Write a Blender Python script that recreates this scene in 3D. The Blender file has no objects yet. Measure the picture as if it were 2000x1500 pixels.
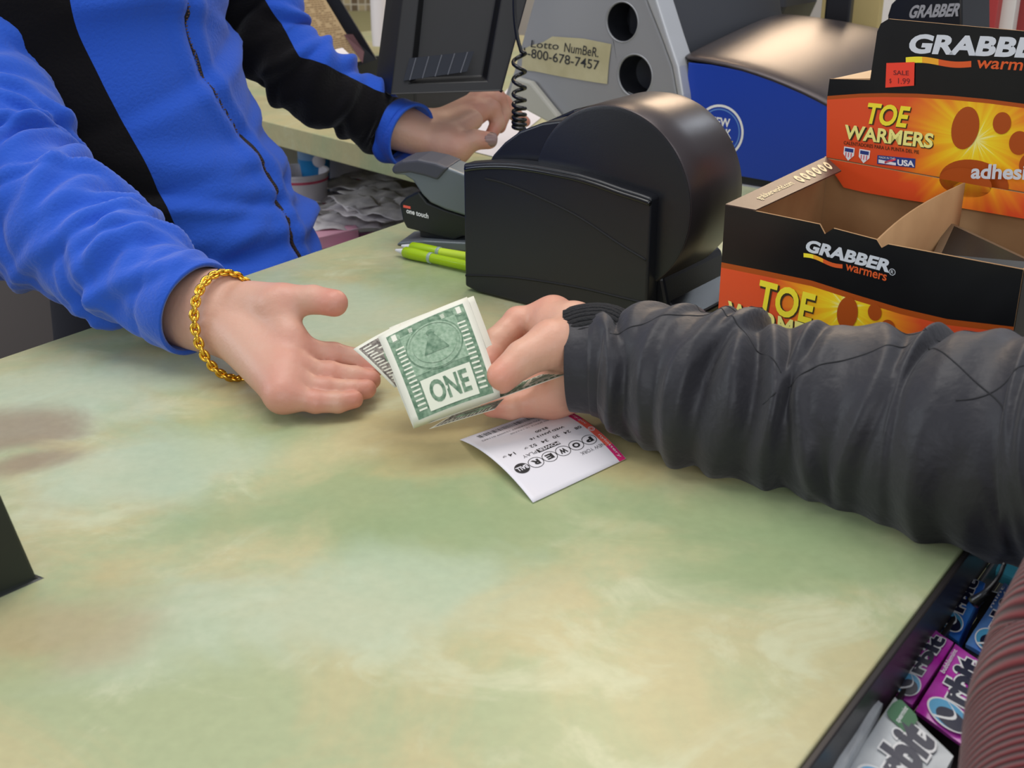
import bpy, math, random
import numpy as np
from mathutils import Vector, Matrix

# ------------------------------------------------------------------ camera, world, lights
F = 2450.0
PITCH = math.atan(1040 / F)
ZC = 0.95                     # height of the counter top
H = 0.36                      # camera above the counter top
sc = bpy.context.scene
col = sc.collection
cd = bpy.data.cameras.new('camera')
cd.sensor_width = 36.0
cd.lens = 36.0 * F / 2000.0
cd.clip_start = 0.02
cam = bpy.data.objects.new('camera', cd)
col.objects.link(cam)
cam.location = (0, 0, ZC + H)
cam.rotation_euler = (math.pi / 2 - PITCH, 0, 0)
cd.dof.use_dof = True
cd.dof.focus_distance = 0.95
cd.dof.aperture_fstop = 16.0
sc.camera = cam
sc.view_settings.view_transform = 'Standard'
sc.view_settings.look = 'None'
sc.view_settings.gamma = 1
sc.view_settings.use_curve_mapping = False
sc.view_settings.exposure = -0.22
w = bpy.data.worlds.new('world')
sc.world = w
w.use_nodes = True
w.node_tree.nodes['Background'].inputs[0].default_value = (0.84, 0.88, 1.0, 1)
w.node_tree.nodes['Background'].inputs[1].default_value = 0.5

def area(name, loc, target, size, power, color, sy=None):
    l = bpy.data.lights.new(name, 'AREA')
    l.energy = power
    l.color = color
    l.size = size
    if sy:
        l.shape = 'RECTANGLE'
        l.size_y = sy
    o = bpy.data.objects.new(name, l)
    col.objects.link(o)
    o.location = loc
    o.rotation_euler = (Vector(target) - Vector(loc)).to_track_quat('-Z', 'Y').to_euler()
    return o
area('ceiling_panel_light', (0.15, 1.4, 2.65), (0.15, 1.4, 0), 1.2, 11, (1.0, 0.97, 0.92), 0.6)
area('ceiling_panel_light', (-0.5, 0.8, 2.65), (-0.5, 0.8, 0), 1.2, 13, (1.0, 0.98, 0.95), 0.6)
area('ceiling_panel_light', (1.3, 0.3, 2.65), (1.3, 0.3, 0), 1.2, 8, (0.95, 0.98, 1.0), 0.6)
area('warm_ceiling_spot', (0.2, 2.45, 2.6), (0.2, 1.4, 0.95), 0.2, 5, (1.0, 0.72, 0.45))
area('warm_wall_lamp', (0.75, 3.3, 2.1), (0.3, 1.4, 1.05), 0.45, 12, (1.0, 0.74, 0.5))
area('cool_wall_lamp', (1.5, 2.6, 2.2), (0.2, 1.1, 1.05), 0.3, 4, (0.8, 0.9, 1.0))
area('front_fill_light', (-0.3, -2.3, 2.0), (-0.1, 1.4, 0.85), 2.2, 20, (0.92, 0.96, 1.0), 1.3)  # added soft fill from the front, no window there; reaches the lower shelf
area('front_fill_light', (0.8, -1.9, 2.0), (-0.2, 1.8, 0.8), 1.2, 14, (0.95, 0.97, 1.0), 1.0)  # second added fill, aimed over the printer to brighten the lower shelf
area('side_window_light', (-2.6, 0.9, 1.9), (0.2, 0.9, 0.95), 1.2, 22, (0.85, 0.93, 1.0), 1.0)

# ------------------------------------------------------------------ helpers
def D(u, v, d):               # point at camera depth d
    x = (u - 1000) / F; y = (750 - v) / F
    c, s = math.cos(PITCH), math.sin(PITCH)
    return np.array([x * d, (c + y * s) * d, ZC + H + (-s + y * c) * d])
def Z(u, v, z=0.0):           # point at height z above the counter
    x = (u - 1000) / F; y = (750 - v) / F
    c, s = math.cos(PITCH), math.sin(PITCH)
    k = (z - H) / (-s + y * c)
    return np.array([x * k, (c + y * s) * k, ZC + z])
def proj(p):
    p = np.asarray(p, float) - np.array([0, 0, ZC + H])
    c, s = math.cos(PITCH), math.sin(PITCH)
    d = p[..., 1] * c - p[..., 2] * s
    up = p[..., 1] * s + p[..., 2] * c
    return 1000 + p[..., 0] / d * F, 750 - up / d * F

def lin(c):
    return tuple((x / 255 / 12.92) if x / 255 <= .04045 else ((x / 255 + .055) / 1.055) ** 2.4 for x in c)
def rgba(c):
    return lin(c) + (1,)

def mat(name, c, rough=0.5, metal=0.0, spec=0.5, bump=None, var=None, sheen=0, sss=0, trans=0, coat=0, alpha=1):
    m = bpy.data.materials.new(name)
    m.use_nodes = True
    nt = m.node_tree
    b = nt.nodes['Principled BSDF']
    b.inputs['Base Color'].default_value = rgba(c)
    b.inputs['Roughness'].default_value = rough
    b.inputs['Metallic'].default_value = metal
    b.inputs['Specular IOR Level'].default_value = spec
    b.inputs['Sheen Weight'].default_value = sheen
    b.inputs['Coat Weight'].default_value = coat
    b.inputs['Coat Roughness'].default_value = 0.15
    b.inputs['Alpha'].default_value = alpha
    if sss:
        b.inputs['Subsurface Weight'].default_value = sss
        b.inputs['Subsurface Radius'].default_value = (1.0, 0.35, 0.2)
        b.inputs['Subsurface Scale'].default_value = 0.006
    b.inputs['Transmission Weight'].default_value = trans
    tc = nt.nodes.new('ShaderNodeTexCoord')
    if var:                   # (colour 2, scale, amount)
        n = nt.nodes.new('ShaderNodeTexNoise'); n.inputs['Scale'].default_value = var[1]
        n.inputs['Detail'].default_value = 5
        nt.links.new(tc.outputs['Object'], n.inputs['Vector'])
        r = nt.nodes.new('ShaderNodeMapRange'); r.inputs[1].default_value = 0.35; r.inputs[2].default_value = 0.68
        r.inputs[4].default_value = var[2]
        nt.links.new(n.outputs['Fac'], r.inputs[0])
        mx = nt.nodes.new('ShaderNodeMix'); mx.data_type = 'RGBA'
        mx.inputs[6].default_value = rgba(c); mx.inputs[7].default_value = rgba(var[0])
        nt.links.new(r.outputs[0], mx.inputs[0])
        nt.links.new(mx.outputs[2], b.inputs['Base Color'])
    if bump:                  # (scale, strength, distance)
        n = nt.nodes.new('ShaderNodeTexNoise'); n.inputs['Scale'].default_value = bump[0]
        n.inputs['Detail'].default_value = 3
        nt.links.new(tc.outputs['Object'], n.inputs['Vector'])
        bp = nt.nodes.new('ShaderNodeBump'); bp.inputs['Strength'].default_value = bump[1]
        bp.inputs['Distance'].default_value = bump[2]
        nt.links.new(n.outputs['Fac'], bp.inputs['Height'])
        nt.links.new(bp.outputs[0], b.inputs['Normal'])
    return m

ORG = {}
def thing(name, label, cat, loc, group=None):
    o = bpy.data.objects.new(name, None)
    col.objects.link(o)
    o.location = tuple(loc)
    o.empty_display_size = 0.02
    ORG[o.name] = np.array(loc, float)
    o['label'] = label; o['category'] = cat
    if group: o['group'] = group
    return o
def tag(o, label=None, cat=None, group=None, kind=None):
    if label: o['label'] = label
    if cat: o['category'] = cat
    if group: o['group'] = group
    if kind: o['kind'] = kind
    return o
def mk(name, vf, m, parent=None, smooth=False, bevel=0, seg=2, midx=None, sub=0, attr=None, uv=None, org=None, auto=None, solid=0):
    v, f = vf
    v = np.asarray(v, float)
    if parent is not None: og = ORG[parent.name]
    elif org is not None: og = np.array(org, float)
    else:
        og = (v.min(0) + v.max(0)) / 2; og[2] = v[:, 2].min()
    me = bpy.data.meshes.new(name)
    me.from_pydata([tuple(p) for p in (v - og)], [], [tuple(int(i) for i in q) for q in f])
    ms = m if isinstance(m, (list, tuple)) else [m]
    for x in ms: me.materials.append(x)
    if midx is not None: me.polygons.foreach_set('material_index', list(midx))
    if smooth or auto: me.polygons.foreach_set('use_smooth', [True] * len(me.polygons))
    if attr is not None:
        a = me.attributes.new('field', 'FLOAT', 'POINT')
        a.data.foreach_set('value', np.asarray(attr, np.float32))
    if uv is not None:
        l = me.uv_layers.new(name='uv')
        idx = np.zeros(len(me.loops), int); me.loops.foreach_get('vertex_index', idx)
        l.data.foreach_set('uv', np.asarray(uv, np.float32)[idx].ravel())
    me.update()
    if auto: me.set_sharp_from_angle(angle=math.radians(auto))
    o = bpy.data.objects.new(name, me)
    col.objects.link(o)
    ORG[o.name] = og
    if parent is not None: o.parent = parent
    else: o.location = tuple(og)
    if solid:
        md = o.modifiers.new('solid', 'SOLIDIFY'); md.thickness = solid; md.offset = 0
    if bevel:
        md = o.modifiers.new('bevel', 'BEVEL'); md.width = bevel; md.segments = seg; md.limit_method = 'ANGLE'
        md.angle_limit = math.radians(35); md.harden_normals = False
    if sub:
        md = o.modifiers.new('sub', 'SUBSURF'); md.levels = sub; md.render_levels = sub
    return o

def join(*vfs):
    V = []; Fc = []; n = 0
    for v, f in vfs:
        V.append(np.asarray(v, float)); Fc += [[i + n for i in q] for q in f]; n += len(v)
    return np.concatenate(V), Fc
class Frame:
    def __init__(s, o, yaw=0.0, ex=None, ey=None, ez=None):
        s.o = np.array(o, float)
        if ex is None:
            ex = (math.cos(yaw), math.sin(yaw), 0); ey = (-math.sin(yaw), math.cos(yaw), 0); ez = (0, 0, 1)
        s.ex, s.ey, s.ez = [np.array(a, float) for a in (ex, ey, ez)]
    def __call__(s, x, y, z):
        return s.o + x * s.ex + y * s.ey + z * s.ez
    def pts(s, a):
        a = np.asarray(a, float); return s.o + a[:, :1] * s.ex + a[:, 1:2] * s.ey + a[:, 2:3] * s.ez
WF = Frame((0, 0, 0))
def box(fr, x0, x1, y0, y1, z0, z1):
    a = [(x0, y0, z0), (x1, y0, z0), (x1, y1, z0), (x0, y1, z0), (x0, y0, z1), (x1, y0, z1), (x1, y1, z1), (x0, y1, z1)]
    return fr.pts(a), [(0, 3, 2, 1), (4, 5, 6, 7), (0, 1, 5, 4), (1, 2, 6, 5), (2, 3, 7, 6), (3, 0, 4, 7)]
def prism(fr, poly, a0, a1, plane='xz'):
    """poly (p,q) extruded from a0 to a1 along the remaining axis"""
    n = len(poly); pts = []
    for a in (a0, a1):
        for p, q in poly:
            pts.append({'xz': (p, a, q), 'xy': (p, q, a), 'yz': (a, p, q)}[plane])
    fs = [tuple(range(n)), tuple(range(2 * n - 1, n - 1, -1))]
    fs += [(i, i + n, (i + 1) % n + n, (i + 1) % n) for i in range(n)]
    # orient
    return fr.pts(pts), fs
def lathe(fr, prof, n=32, cap=True):
    pts = []; fs = []
    for r, z in prof:
        for i in range(n):
            t = 2 * math.pi * i / n; pts.append((r * math.cos(t), r * math.sin(t), z))
    m = len(prof)
    for j in range(m - 1):
        for i in range(n):
            fs.append((j * n + i, j * n + (i + 1) % n, (j + 1) * n + (i + 1) % n, (j + 1) * n + i))
    if cap:
        fs.append(tuple(reversed(range(n)))); fs.append(tuple(range((m - 1) * n, m * n)))
    return fr.pts(pts), fs
def catmull(P, n):
    P = np.asarray(P, float); m = len(P) - 1
    Q = np.vstack([2 * P[0] - P[1], P, 2 * P[-1] - P[-2]])
    out = []
    for t in np.linspace(0, m, n):
        i = min(int(t), m - 1); u = t - i
        a, b, c, d = Q[i:i + 4]
        out.append(.5 * (2 * b + (c - a) * u + (2 * a - 5 * b + 4 * c - d) * u * u + (3 * b - a - 3 * c + d) * u ** 3))
    return np.array(out)
def nrm(a):
    a = np.asarray(a, float); return a / (np.linalg.norm(a, axis=-1, keepdims=True) + 1e-12)
class Loft:
    """stations: (x,y,z, ra, rb); up = direction of angle 0"""
    def __init__(s, st, up, rings=120, seg=72, disp=None):
        S = catmull(st, rings); s.c = S[:, :3]; s.ra = S[:, 3]; s.rb = S[:, 4]
        T = nrm(np.gradient(s.c, axis=0)); up = np.asarray(up, float)
        s.e1 = nrm(up - (T @ up)[:, None] * T); s.e2 = nrm(np.cross(T, s.e1)); s.T = T
        s.len = np.concatenate([[0], np.cumsum(np.linalg.norm(np.diff(s.c, axis=0), axis=1))])
        s.rings, s.seg, s.disp = rings, seg, disp
        th = np.linspace(0, 2 * np.pi, seg, endpoint=False)
        s.S, s.TH = np.meshgrid(s.len, th, indexing='ij')
        d = disp(s.S, s.TH) if disp else np.zeros_like(s.S)
        c, sn = np.cos(s.TH), np.sin(s.TH)
        s.V = s.c[:, None] + ((s.ra[:, None] + d) * c)[..., None] * s.e1[:, None] + ((s.rb[:, None] + d) * sn)[..., None] * s.e2[:, None]
    def vf(s, cap=False):
        n = s.seg; fs = []
        for j in range(s.rings - 1):
            for i in range(n):
                fs.append((j * n + i, j * n + (i + 1) % n, (j + 1) * n + (i + 1) % n, (j + 1) * n + i))
        if cap:
            fs.append(tuple(reversed(range(n)))); fs.append(tuple(range((s.rings - 1) * n, s.rings * n)))
        return s.V.reshape(-1, 3), fs
def tube(path, r, n=10, rings=None, up=(0.13, 0.2, 1), cap=True):
    path = np.asarray(path, float)
    rr = np.full((len(path), 1), r) if np.isscalar(r) else np.asarray(r, float).reshape(-1, 1)
    st = np.hstack([path, rr, rr])
    return Loft(st, up, rings or max(2, len(path) * 4), n).vf(cap)

def wrinkles(seed, L, n, amp, width, slant=0.03, r0=None):
    rng = random.Random(seed)
    W = [(rng.uniform(0, L), rng.uniform(0, 6.28), rng.uniform(0.6, 1.7), amp * rng.uniform(.4, 1.2), width * rng.uniform(.6, 1.5), rng.uniform(-slant, slant)) for _ in range(n)]
    def f(S, T):
        d = np.zeros_like(S)
        for s0, t0, wt, a, w_, sl in W:
            dt = (T - t0 + np.pi) % (2 * np.pi) - np.pi
            x = (S - s0 - sl * dt) / w_
            d += a * (np.exp(-x * x) - .55 * np.exp(-(x - 1.5) ** 2)) * np.exp(-(dt / wt) ** 2)
        return d
    return f

# ---- flat artwork made of shapes: text, discs, strips, mapped on a surface
_tc = {}
def glyphs(s, bold=0.0):
    k = (s, bold)
    if k in _tc: return _tc[k]
    c = bpy.data.curves.new('t', 'FONT'); c.body = s; c.size = 1; c.offset = bold; c.resolution_u = 4
    o = bpy.data.objects.new('t', c); col.objects.link(o)
    bpy.context.view_layer.update()
    e = o.evaluated_get(bpy.context.evaluated_depsgraph_get()); me = e.to_mesh()
    v = np.array([(p.co.x, p.co.y) for p in me.vertices]); f = [tuple(p.vertices) for p in me.polygons]
    e.to_mesh_clear(); bpy.data.objects.remove(o); bpy.data.curves.remove(c)
    mn, mx = v.min(0), v.max(0)
    v = (v - mn) / (mx - mn)
    _tc[k] = (v, f, (mx - mn)); return _tc[k]
class Art:
    def __init__(s): s.v = []; s.f = []; s.m = []; s.l = []; s.mats = []; s.n = 0
    def add(s, v, f, m, layer):
        if m not in s.mats: s.mats.append(m)
        s.v += [(a, b) for a, b in v]; s.l += [layer] * len(v)
        s.f += [tuple(i + s.n for i in q) for q in f]; s.m += [s.mats.index(m)] * len(f); s.n += len(v)
    def text(s, t, x, y, w_, h_, m, layer=1, bold=0.0, shear=0.0, rot=0.0, arc=0.0):
        v, f, _ = glyphs(t, bold)
        v = v.copy(); v = np.stack([v[:, 0] * w_ + v[:, 1] * h_ * shear, v[:, 1] * h_ + arc * (v[:, 0] - .5) ** 2], 1)
        c, sn = math.cos(rot), math.sin(rot)
        v = np.stack([v[:, 0] * c - v[:, 1] * sn, v[:, 0] * sn + v[:, 1] * c], 1) + (x, y)
        s.add(v, f, m, layer)
    def poly(s, p, m, layer=1): s.add(p, [tuple(range(len(p)))], m, layer)
    def strip(s, top, bot, m, layer=1):
        n = len(top); s.add(list(top) + list(bot), [(i, i + 1, n + i + 1, n + i) for i in range(n - 1)], m, layer)
    def rect(s, x0, y0, x1, y1, m, layer=1, nx=1, ny=1):
        v = [(x0 + (x1 - x0) * i / nx, y0 + (y1 - y0) * j / ny) for j in range(ny + 1) for i in range(nx + 1)]
        f = [(j * (nx + 1) + i, j * (nx + 1) + i + 1, (j + 1) * (nx + 1) + i + 1, (j + 1) * (nx + 1) + i) for j in range(ny) for i in range(nx)]
        s.add(v, f, m, layer)
    def disc(s, x, y, rx, ry, m, layer=1, n=36, rot=0):
        c, sn = math.cos(rot), math.sin(rot); p = []
        for i in range(n):
            t = 2 * math.pi * i / n; a, b = rx * math.cos(t), ry * math.sin(t); p.append((x + a * c - b * sn, y + a * sn + b * c))
        s.poly(p, m, layer)
    def ring(s, x, y, r, wd, m, layer=1, n=40, sy=1.0, a0=0, a1=2 * math.pi):
        T = [a0 + (a1 - a0) * i / n for i in range(n + 1)]
        s.strip([(x + (r + wd / 2) * math.cos(t), y + (r + wd / 2) * math.sin(t) * sy) for t in T], [(x + (r - wd / 2) * math.cos(t), y + (r - wd / 2) * math.sin(t) * sy) for t in T], m, layer)
    def build(s, name, fn, parent, off=0.00012, **k):
        v = np.array([fn(a, b, l * off) for (a, b), l in zip(s.v, s.l)])
        return mk(name, (v, s.f), s.mats, parent, midx=s.m, uv=np.array(s.v), **k)

# ---- organic surfaces: smooth union of tapered capsules -> surface nets
def rcone(P, a, b, r1, r2):
    ba = b - a; l = np.dot(ba, ba) + 1e-12
    pa = P - a
    t = np.clip(pa @ ba / l, 0, 1)
    return np.linalg.norm(pa - t[..., None] * ba, axis=-1) - (r1 + (r2 - r1) * t)
def smin(a, b, k):
    h = np.clip(.5 + .5 * (b - a) / k, 0, 1)
    return b * (1 - h) + a * h - k * h * (1 - h)
def organic(groups, res, kk, pad=0.012, pre=None, smooth=3):
    """groups: list of (k, [(a,b,r1,r2)..]); groups merged with radius kk (list)"""
    allp = np.array([p for g in groups for c in g[1] for p in (c[0], c[1])]); R = max(max(c[2], c[3]) for g in groups for c in g[1])
    mn = allp.min(0) - R - pad; mx = allp.max(0) + R + pad
    n = np.ceil((mx - mn) / res).astype(int) + 1
    ax = [mn[i] + res * np.arange(n[i]) for i in range(3)]
    tot = np.full(n, 1.0, np.float32)
    first = True
    late = None
    for gi, ((k, cs), K) in enumerate(zip(groups, kk)):
        g = np.full(n, 1.0, np.float32)
        for a, b, r1, r2 in cs:
            a = np.asarray(a, float); b = np.asarray(b, float); m_ = max(r1, r2) + max(k, K) + .012
            lo = np.maximum(((np.minimum(a, b) - m_ - mn) / res).astype(int), 0); hi = np.minimum(((np.maximum(a, b) + m_ - mn) / res).astype(int) + 2, n)
            sl = tuple(slice(lo[i], hi[i]) for i in range(3))
            G = np.stack(np.meshgrid(*[ax[i][sl[i]] for i in range(3)], indexing='ij'), -1)
            g[sl] = smin(g[sl], rcone(G, a, b, r1, r2).astype(np.float32), k)
        if pre is not None and gi >= pre:
            late = g if late is None else smin(late, g, K)
            continue
        tot = g if first else smin(tot, g, K)
        first = False
    if late is not None: tot = smin(tot, late, .007)
    return nets(tot, mn, res, smooth)
def nets(f, mn, res, smooth=3):
    s = f < 0
    c = np.zeros(np.array(f.shape) - 1, int)
    sh = c.shape
    corners = [(i, j, k) for i in (0, 1) for j in (0, 1) for k in (0, 1)]
    for i, j, k in corners: c += s[i:i + sh[0], j:j + sh[1], k:k + sh[2]]
    act = (c > 0) & (c < 8)
    idx = -np.ones(sh, int); A = np.argwhere(act); idx[act] = np.arange(len(A))
    acc = np.zeros((len(A), 3)); cnt = np.zeros(len(A))
    for d in range(3):
        for o in [(a, b) for a in (0, 1) for b in (0, 1)]:
            p0 = [0, 0, 0]; q = [x for x in range(3) if x != d]
            p0[q[0]], p0[q[1]] = o; p1 = list(p0); p1[d] = 1
            f0 = f[tuple((A + p0).T)]; f1 = f[tuple((A + p1).T)]
            h = (f0 < 0) != (f1 < 0)
            t = np.where(h, f0 / np.where(h, f0 - f1, 1), 0)
            pt = np.tile(np.array(p0, float), (len(A), 1)); pt[:, d] = t
            acc[h] += pt[h]; cnt[h] += 1
    V = (A + acc / cnt[:, None]) * res + mn
    FQ = []
    for d in range(3):
        a, b = [x for x in range(3) if x != d]
        if d == 1: a, b = b, a
        e = [slice(None)] * 3; e1 = list(e); e[d] = slice(0, -1); e1[d] = slice(1, None)
        ch = s[tuple(e)] != s[tuple(e1)]; P_ = np.argwhere(ch)
        P_ = P_[(P_[:, a] > 0) & (P_[:, b] > 0) & (P_[:, a] < sh[a]) & (P_[:, b] < sh[b])]
        ins = s[tuple(P_.T)]
        def g(da, db):
            Q = P_.copy(); Q[:, a] -= da; Q[:, b] -= db; return idx[tuple(Q.T)]
        q = np.stack([g(1, 1), g(0, 1), g(0, 0), g(1, 0)], 1)
        q[~ins] = q[~ins][:, ::-1]
        FQ.append(q)
    Fq = np.concatenate(FQ); Fq = Fq[(Fq >= 0).all(1)]
    # light smoothing
    for _ in range(smooth):
        sm = np.zeros_like(V); ct = np.zeros(len(V))
        for i in range(4):
            np.add.at(sm, Fq[:, i], V[Fq[:, (i + 1) % 4]]); np.add.at(ct, Fq[:, i], 1)
            np.add.at(sm, Fq[:, (i + 1) % 4], V[Fq[:, i]]); np.add.at(ct, Fq[:, (i + 1) % 4], 1)
        V = V * .45 + .55 * sm / ct[:, None]
    return V, [tuple(q) for q in Fq.tolist()]

# ------------------------------------------------------------------ materials
M = {}
M['black_plastic'] = mat('black_plastic', (25, 26, 31), .34, bump=(900, .12, .0004))
M['black_gloss'] = mat('black_gloss', (14, 14, 17), .22)
M['bronze_plastic'] = mat('dark_metallic_plastic', (66, 59, 60), .34, metal=.5, bump=(900, .1, .0004))
M['dark_grey'] = mat('dark_grey_plastic', (60, 62, 68), .45)
M['silver'] = mat('silver_paint', (158, 159, 163), .42, metal=.25)
M['silver_light'] = mat('silver_rim', (190, 192, 196), .35, metal=.3)
M['black_deep'] = mat('deep_black', (10, 10, 11), .7)
M['blue_panel'] = mat('blue_panel', (20, 62, 172), .45)
M['blue_logo'] = mat('blue_logo', (52, 82, 200), .5)
M['white'] = mat('white_print', (238, 238, 238), .6)
M['paper'] = mat('white_paper', (226, 222, 226), .7)
M['ink'] = mat('black_ink', (25, 24, 26), .6)
M['grey_ink'] = mat('grey_ink', (96, 94, 98), .6)
M['red_print'] = mat('red_print', (222, 55, 82), .6)
M['coral_print'] = mat('coral_print', (240, 100, 80), .6)
M['magenta_print'] = mat('magenta_print', (214, 38, 110), .6)
M['card_black'] = mat('box_black', (13, 13, 16), .28, var=((24, 26, 26), 14, .6))
M['card_brown'] = mat('cardboard', (176, 138, 96), .85, var=((160, 122, 82), 25, .8))
M['card_edge'] = mat('cardboard_edge', (214, 180, 140), .85)
M['flap_brown'] = mat('dark_brown_flap', (66, 50, 44), .42)
M['cream'] = mat('cream_print', (232, 214, 170), .6)
M['grabber_white'] = mat('silver_lettering', (216, 220, 224), .5)
M['orange_print'] = mat('orange_print', (226, 92, 32), .5)
M['yellow_print'] = mat('yellow_print', (252, 232, 50), .5)
M['pale_yellow'] = mat('pale_yellow_print', (250, 242, 140), .5)
M['amber_print'] = mat('amber_print', (250, 176, 40), .5)
M['brown_print'] = mat('brown_print', (178, 78, 14), .4)
M['outline'] = mat('dark_outline', (60, 44, 14), .5)
M['sticker'] = mat('red_orange_sticker', (246, 66, 40), .6)
M['sticker_ink'] = mat('dark_red_ink', (120, 30, 30), .6)
M['usblue'] = mat('navy_print', (40, 60, 130), .5)
M['note'] = mat('yellowed_paper', (202, 194, 158), .75, var=((178, 168, 128), 30, .7))
M['pen_ink'] = mat('pen_ink', (38, 40, 46), .6)
M['stapler_dark'] = mat('stapler_dark', (30, 34, 34), .4)
M['stapler_grey'] = mat('stapler_grey', (112, 120, 124), .35, metal=.2)
M['stapler_grip'] = mat('stapler_grip', (70, 71, 80), .5)
M['lime'] = mat('lime_plastic', (176, 212, 20), .25, trans=.15)
M['clear'] = mat('clear_plastic', (205, 225, 215), .15, trans=.5)
M['olive'] = mat('olive_board', (140, 138, 98), .6)
M['trim_dark'] = mat('dark_edge_trim', (46, 42, 42), .35)
M['floor'] = mat('floor_vinyl', (120, 112, 104), .6, var=((96, 90, 84), 4, .8))
M['wall'] = mat('wall_paint', (196, 190, 180), .8)
M['bottle_blue'] = mat('pale_blue_bottle', (128, 168, 214), .3)
M['label_blue'] = mat('bright_blue_label', (40, 140, 210), .4)
M['bucket'] = mat('white_cup', (224, 218, 224), .5)
M['bucket_w'] = mat('white_shelf', (210, 206, 200), .6)
M['pinkred'] = mat('pink_red_stripe', (214, 80, 110), .5)
M['pink'] = mat('pink_paper', (230, 170, 190), .8)
M['newsprint'] = mat('grey_newsprint', (228, 222, 222), .9, var=((176, 170, 176), 60, .8))
M['bin'] = mat('grey_bin_plastic', (104, 96, 92), .6)
M['tan_page'] = mat('tan_page', (206, 176, 132), .8)
M['tan_ink'] = mat('faded_type', (168, 136, 98), .8)
M['mauve'] = mat('mauve_cloth', (120, 84, 86), .8)
M['bill_cream'] = mat('bill_paper', (222, 224, 204), .8)
M['bill_white'] = mat('bill_margin', (226, 224, 208), .8)
M['bill_green'] = mat('bill_green', (84, 116, 90), .8, var=((140, 164, 138), 300, .9))
M['bill_mid'] = mat('bill_mid_green', (160, 182, 156), .8, var=((116, 146, 118), 400, .9))
M['bill_ink'] = mat('bill_portrait_ink', (92, 84, 80), .8, var=((170, 162, 150), 500, .9))
M['gold'] = mat('gold', (232, 184, 70), .22, metal=1.0)
M['gum_blue'] = mat('blue_wrapper', (26, 86, 190), .16, var=((80, 150, 220), 40, .8))
M['gum_pale'] = mat('pale_blue_wrapper', (120, 170, 226), .16, var=((60, 110, 210), 40, .8))
M['gum_mag'] = mat('magenta_wrapper', (186, 34, 168), .14, var=((214, 110, 206), 45, .7))
M['gum_white'] = mat('silver_white_wrapper', (190, 194, 198), .25, var=((222, 226, 226), 60, .8))
M['gum_logo_blue'] = mat('sky_blue_print', (84, 164, 206), .3)
M['gum_ink'] = mat('navy_lettering', (30, 32, 58), .3)
M['gum_green'] = mat('green_tab', (34, 104, 60), .3)
M['cyan'] = mat('cyan_wrapper', (90, 196, 222), .2)
M['red_obj'] = mat('red_plastic', (206, 50, 50), .4)

def mosaic():
    m = mat('mosaic_tile', (150, 130, 100), .3)
    nt = m.node_tree; b = nt.nodes['Principled BSDF']; L = nt.links
    tc = nt.nodes.new('ShaderNodeTexCoord')
    mp = nt.nodes.new('ShaderNodeMapping'); mp.inputs['Rotation'].default_value = (math.pi / 2, 0, 0)
    br = nt.nodes.new('ShaderNodeTexBrick'); br.offset = 0; br.inputs['Scale'].default_value = 1
    br.inputs['Brick Width'].default_value = .019; br.inputs['Row Height'].default_value = .021; br.inputs['Mortar Size'].default_value = .0017
    br.inputs['Color1'].default_value = rgba((190, 172, 132)); br.inputs['Color2'].default_value = rgba((92, 72, 52)); br.inputs['Mortar'].default_value = rgba((190, 180, 160))
    L.new(tc.outputs['Object'], mp.inputs[0]); L.new(mp.outputs[0], br.inputs['Vector']); L.new(br.outputs[0], b.inputs['Base Color'])
    return m
M['mosaic'] = mosaic()

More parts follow.
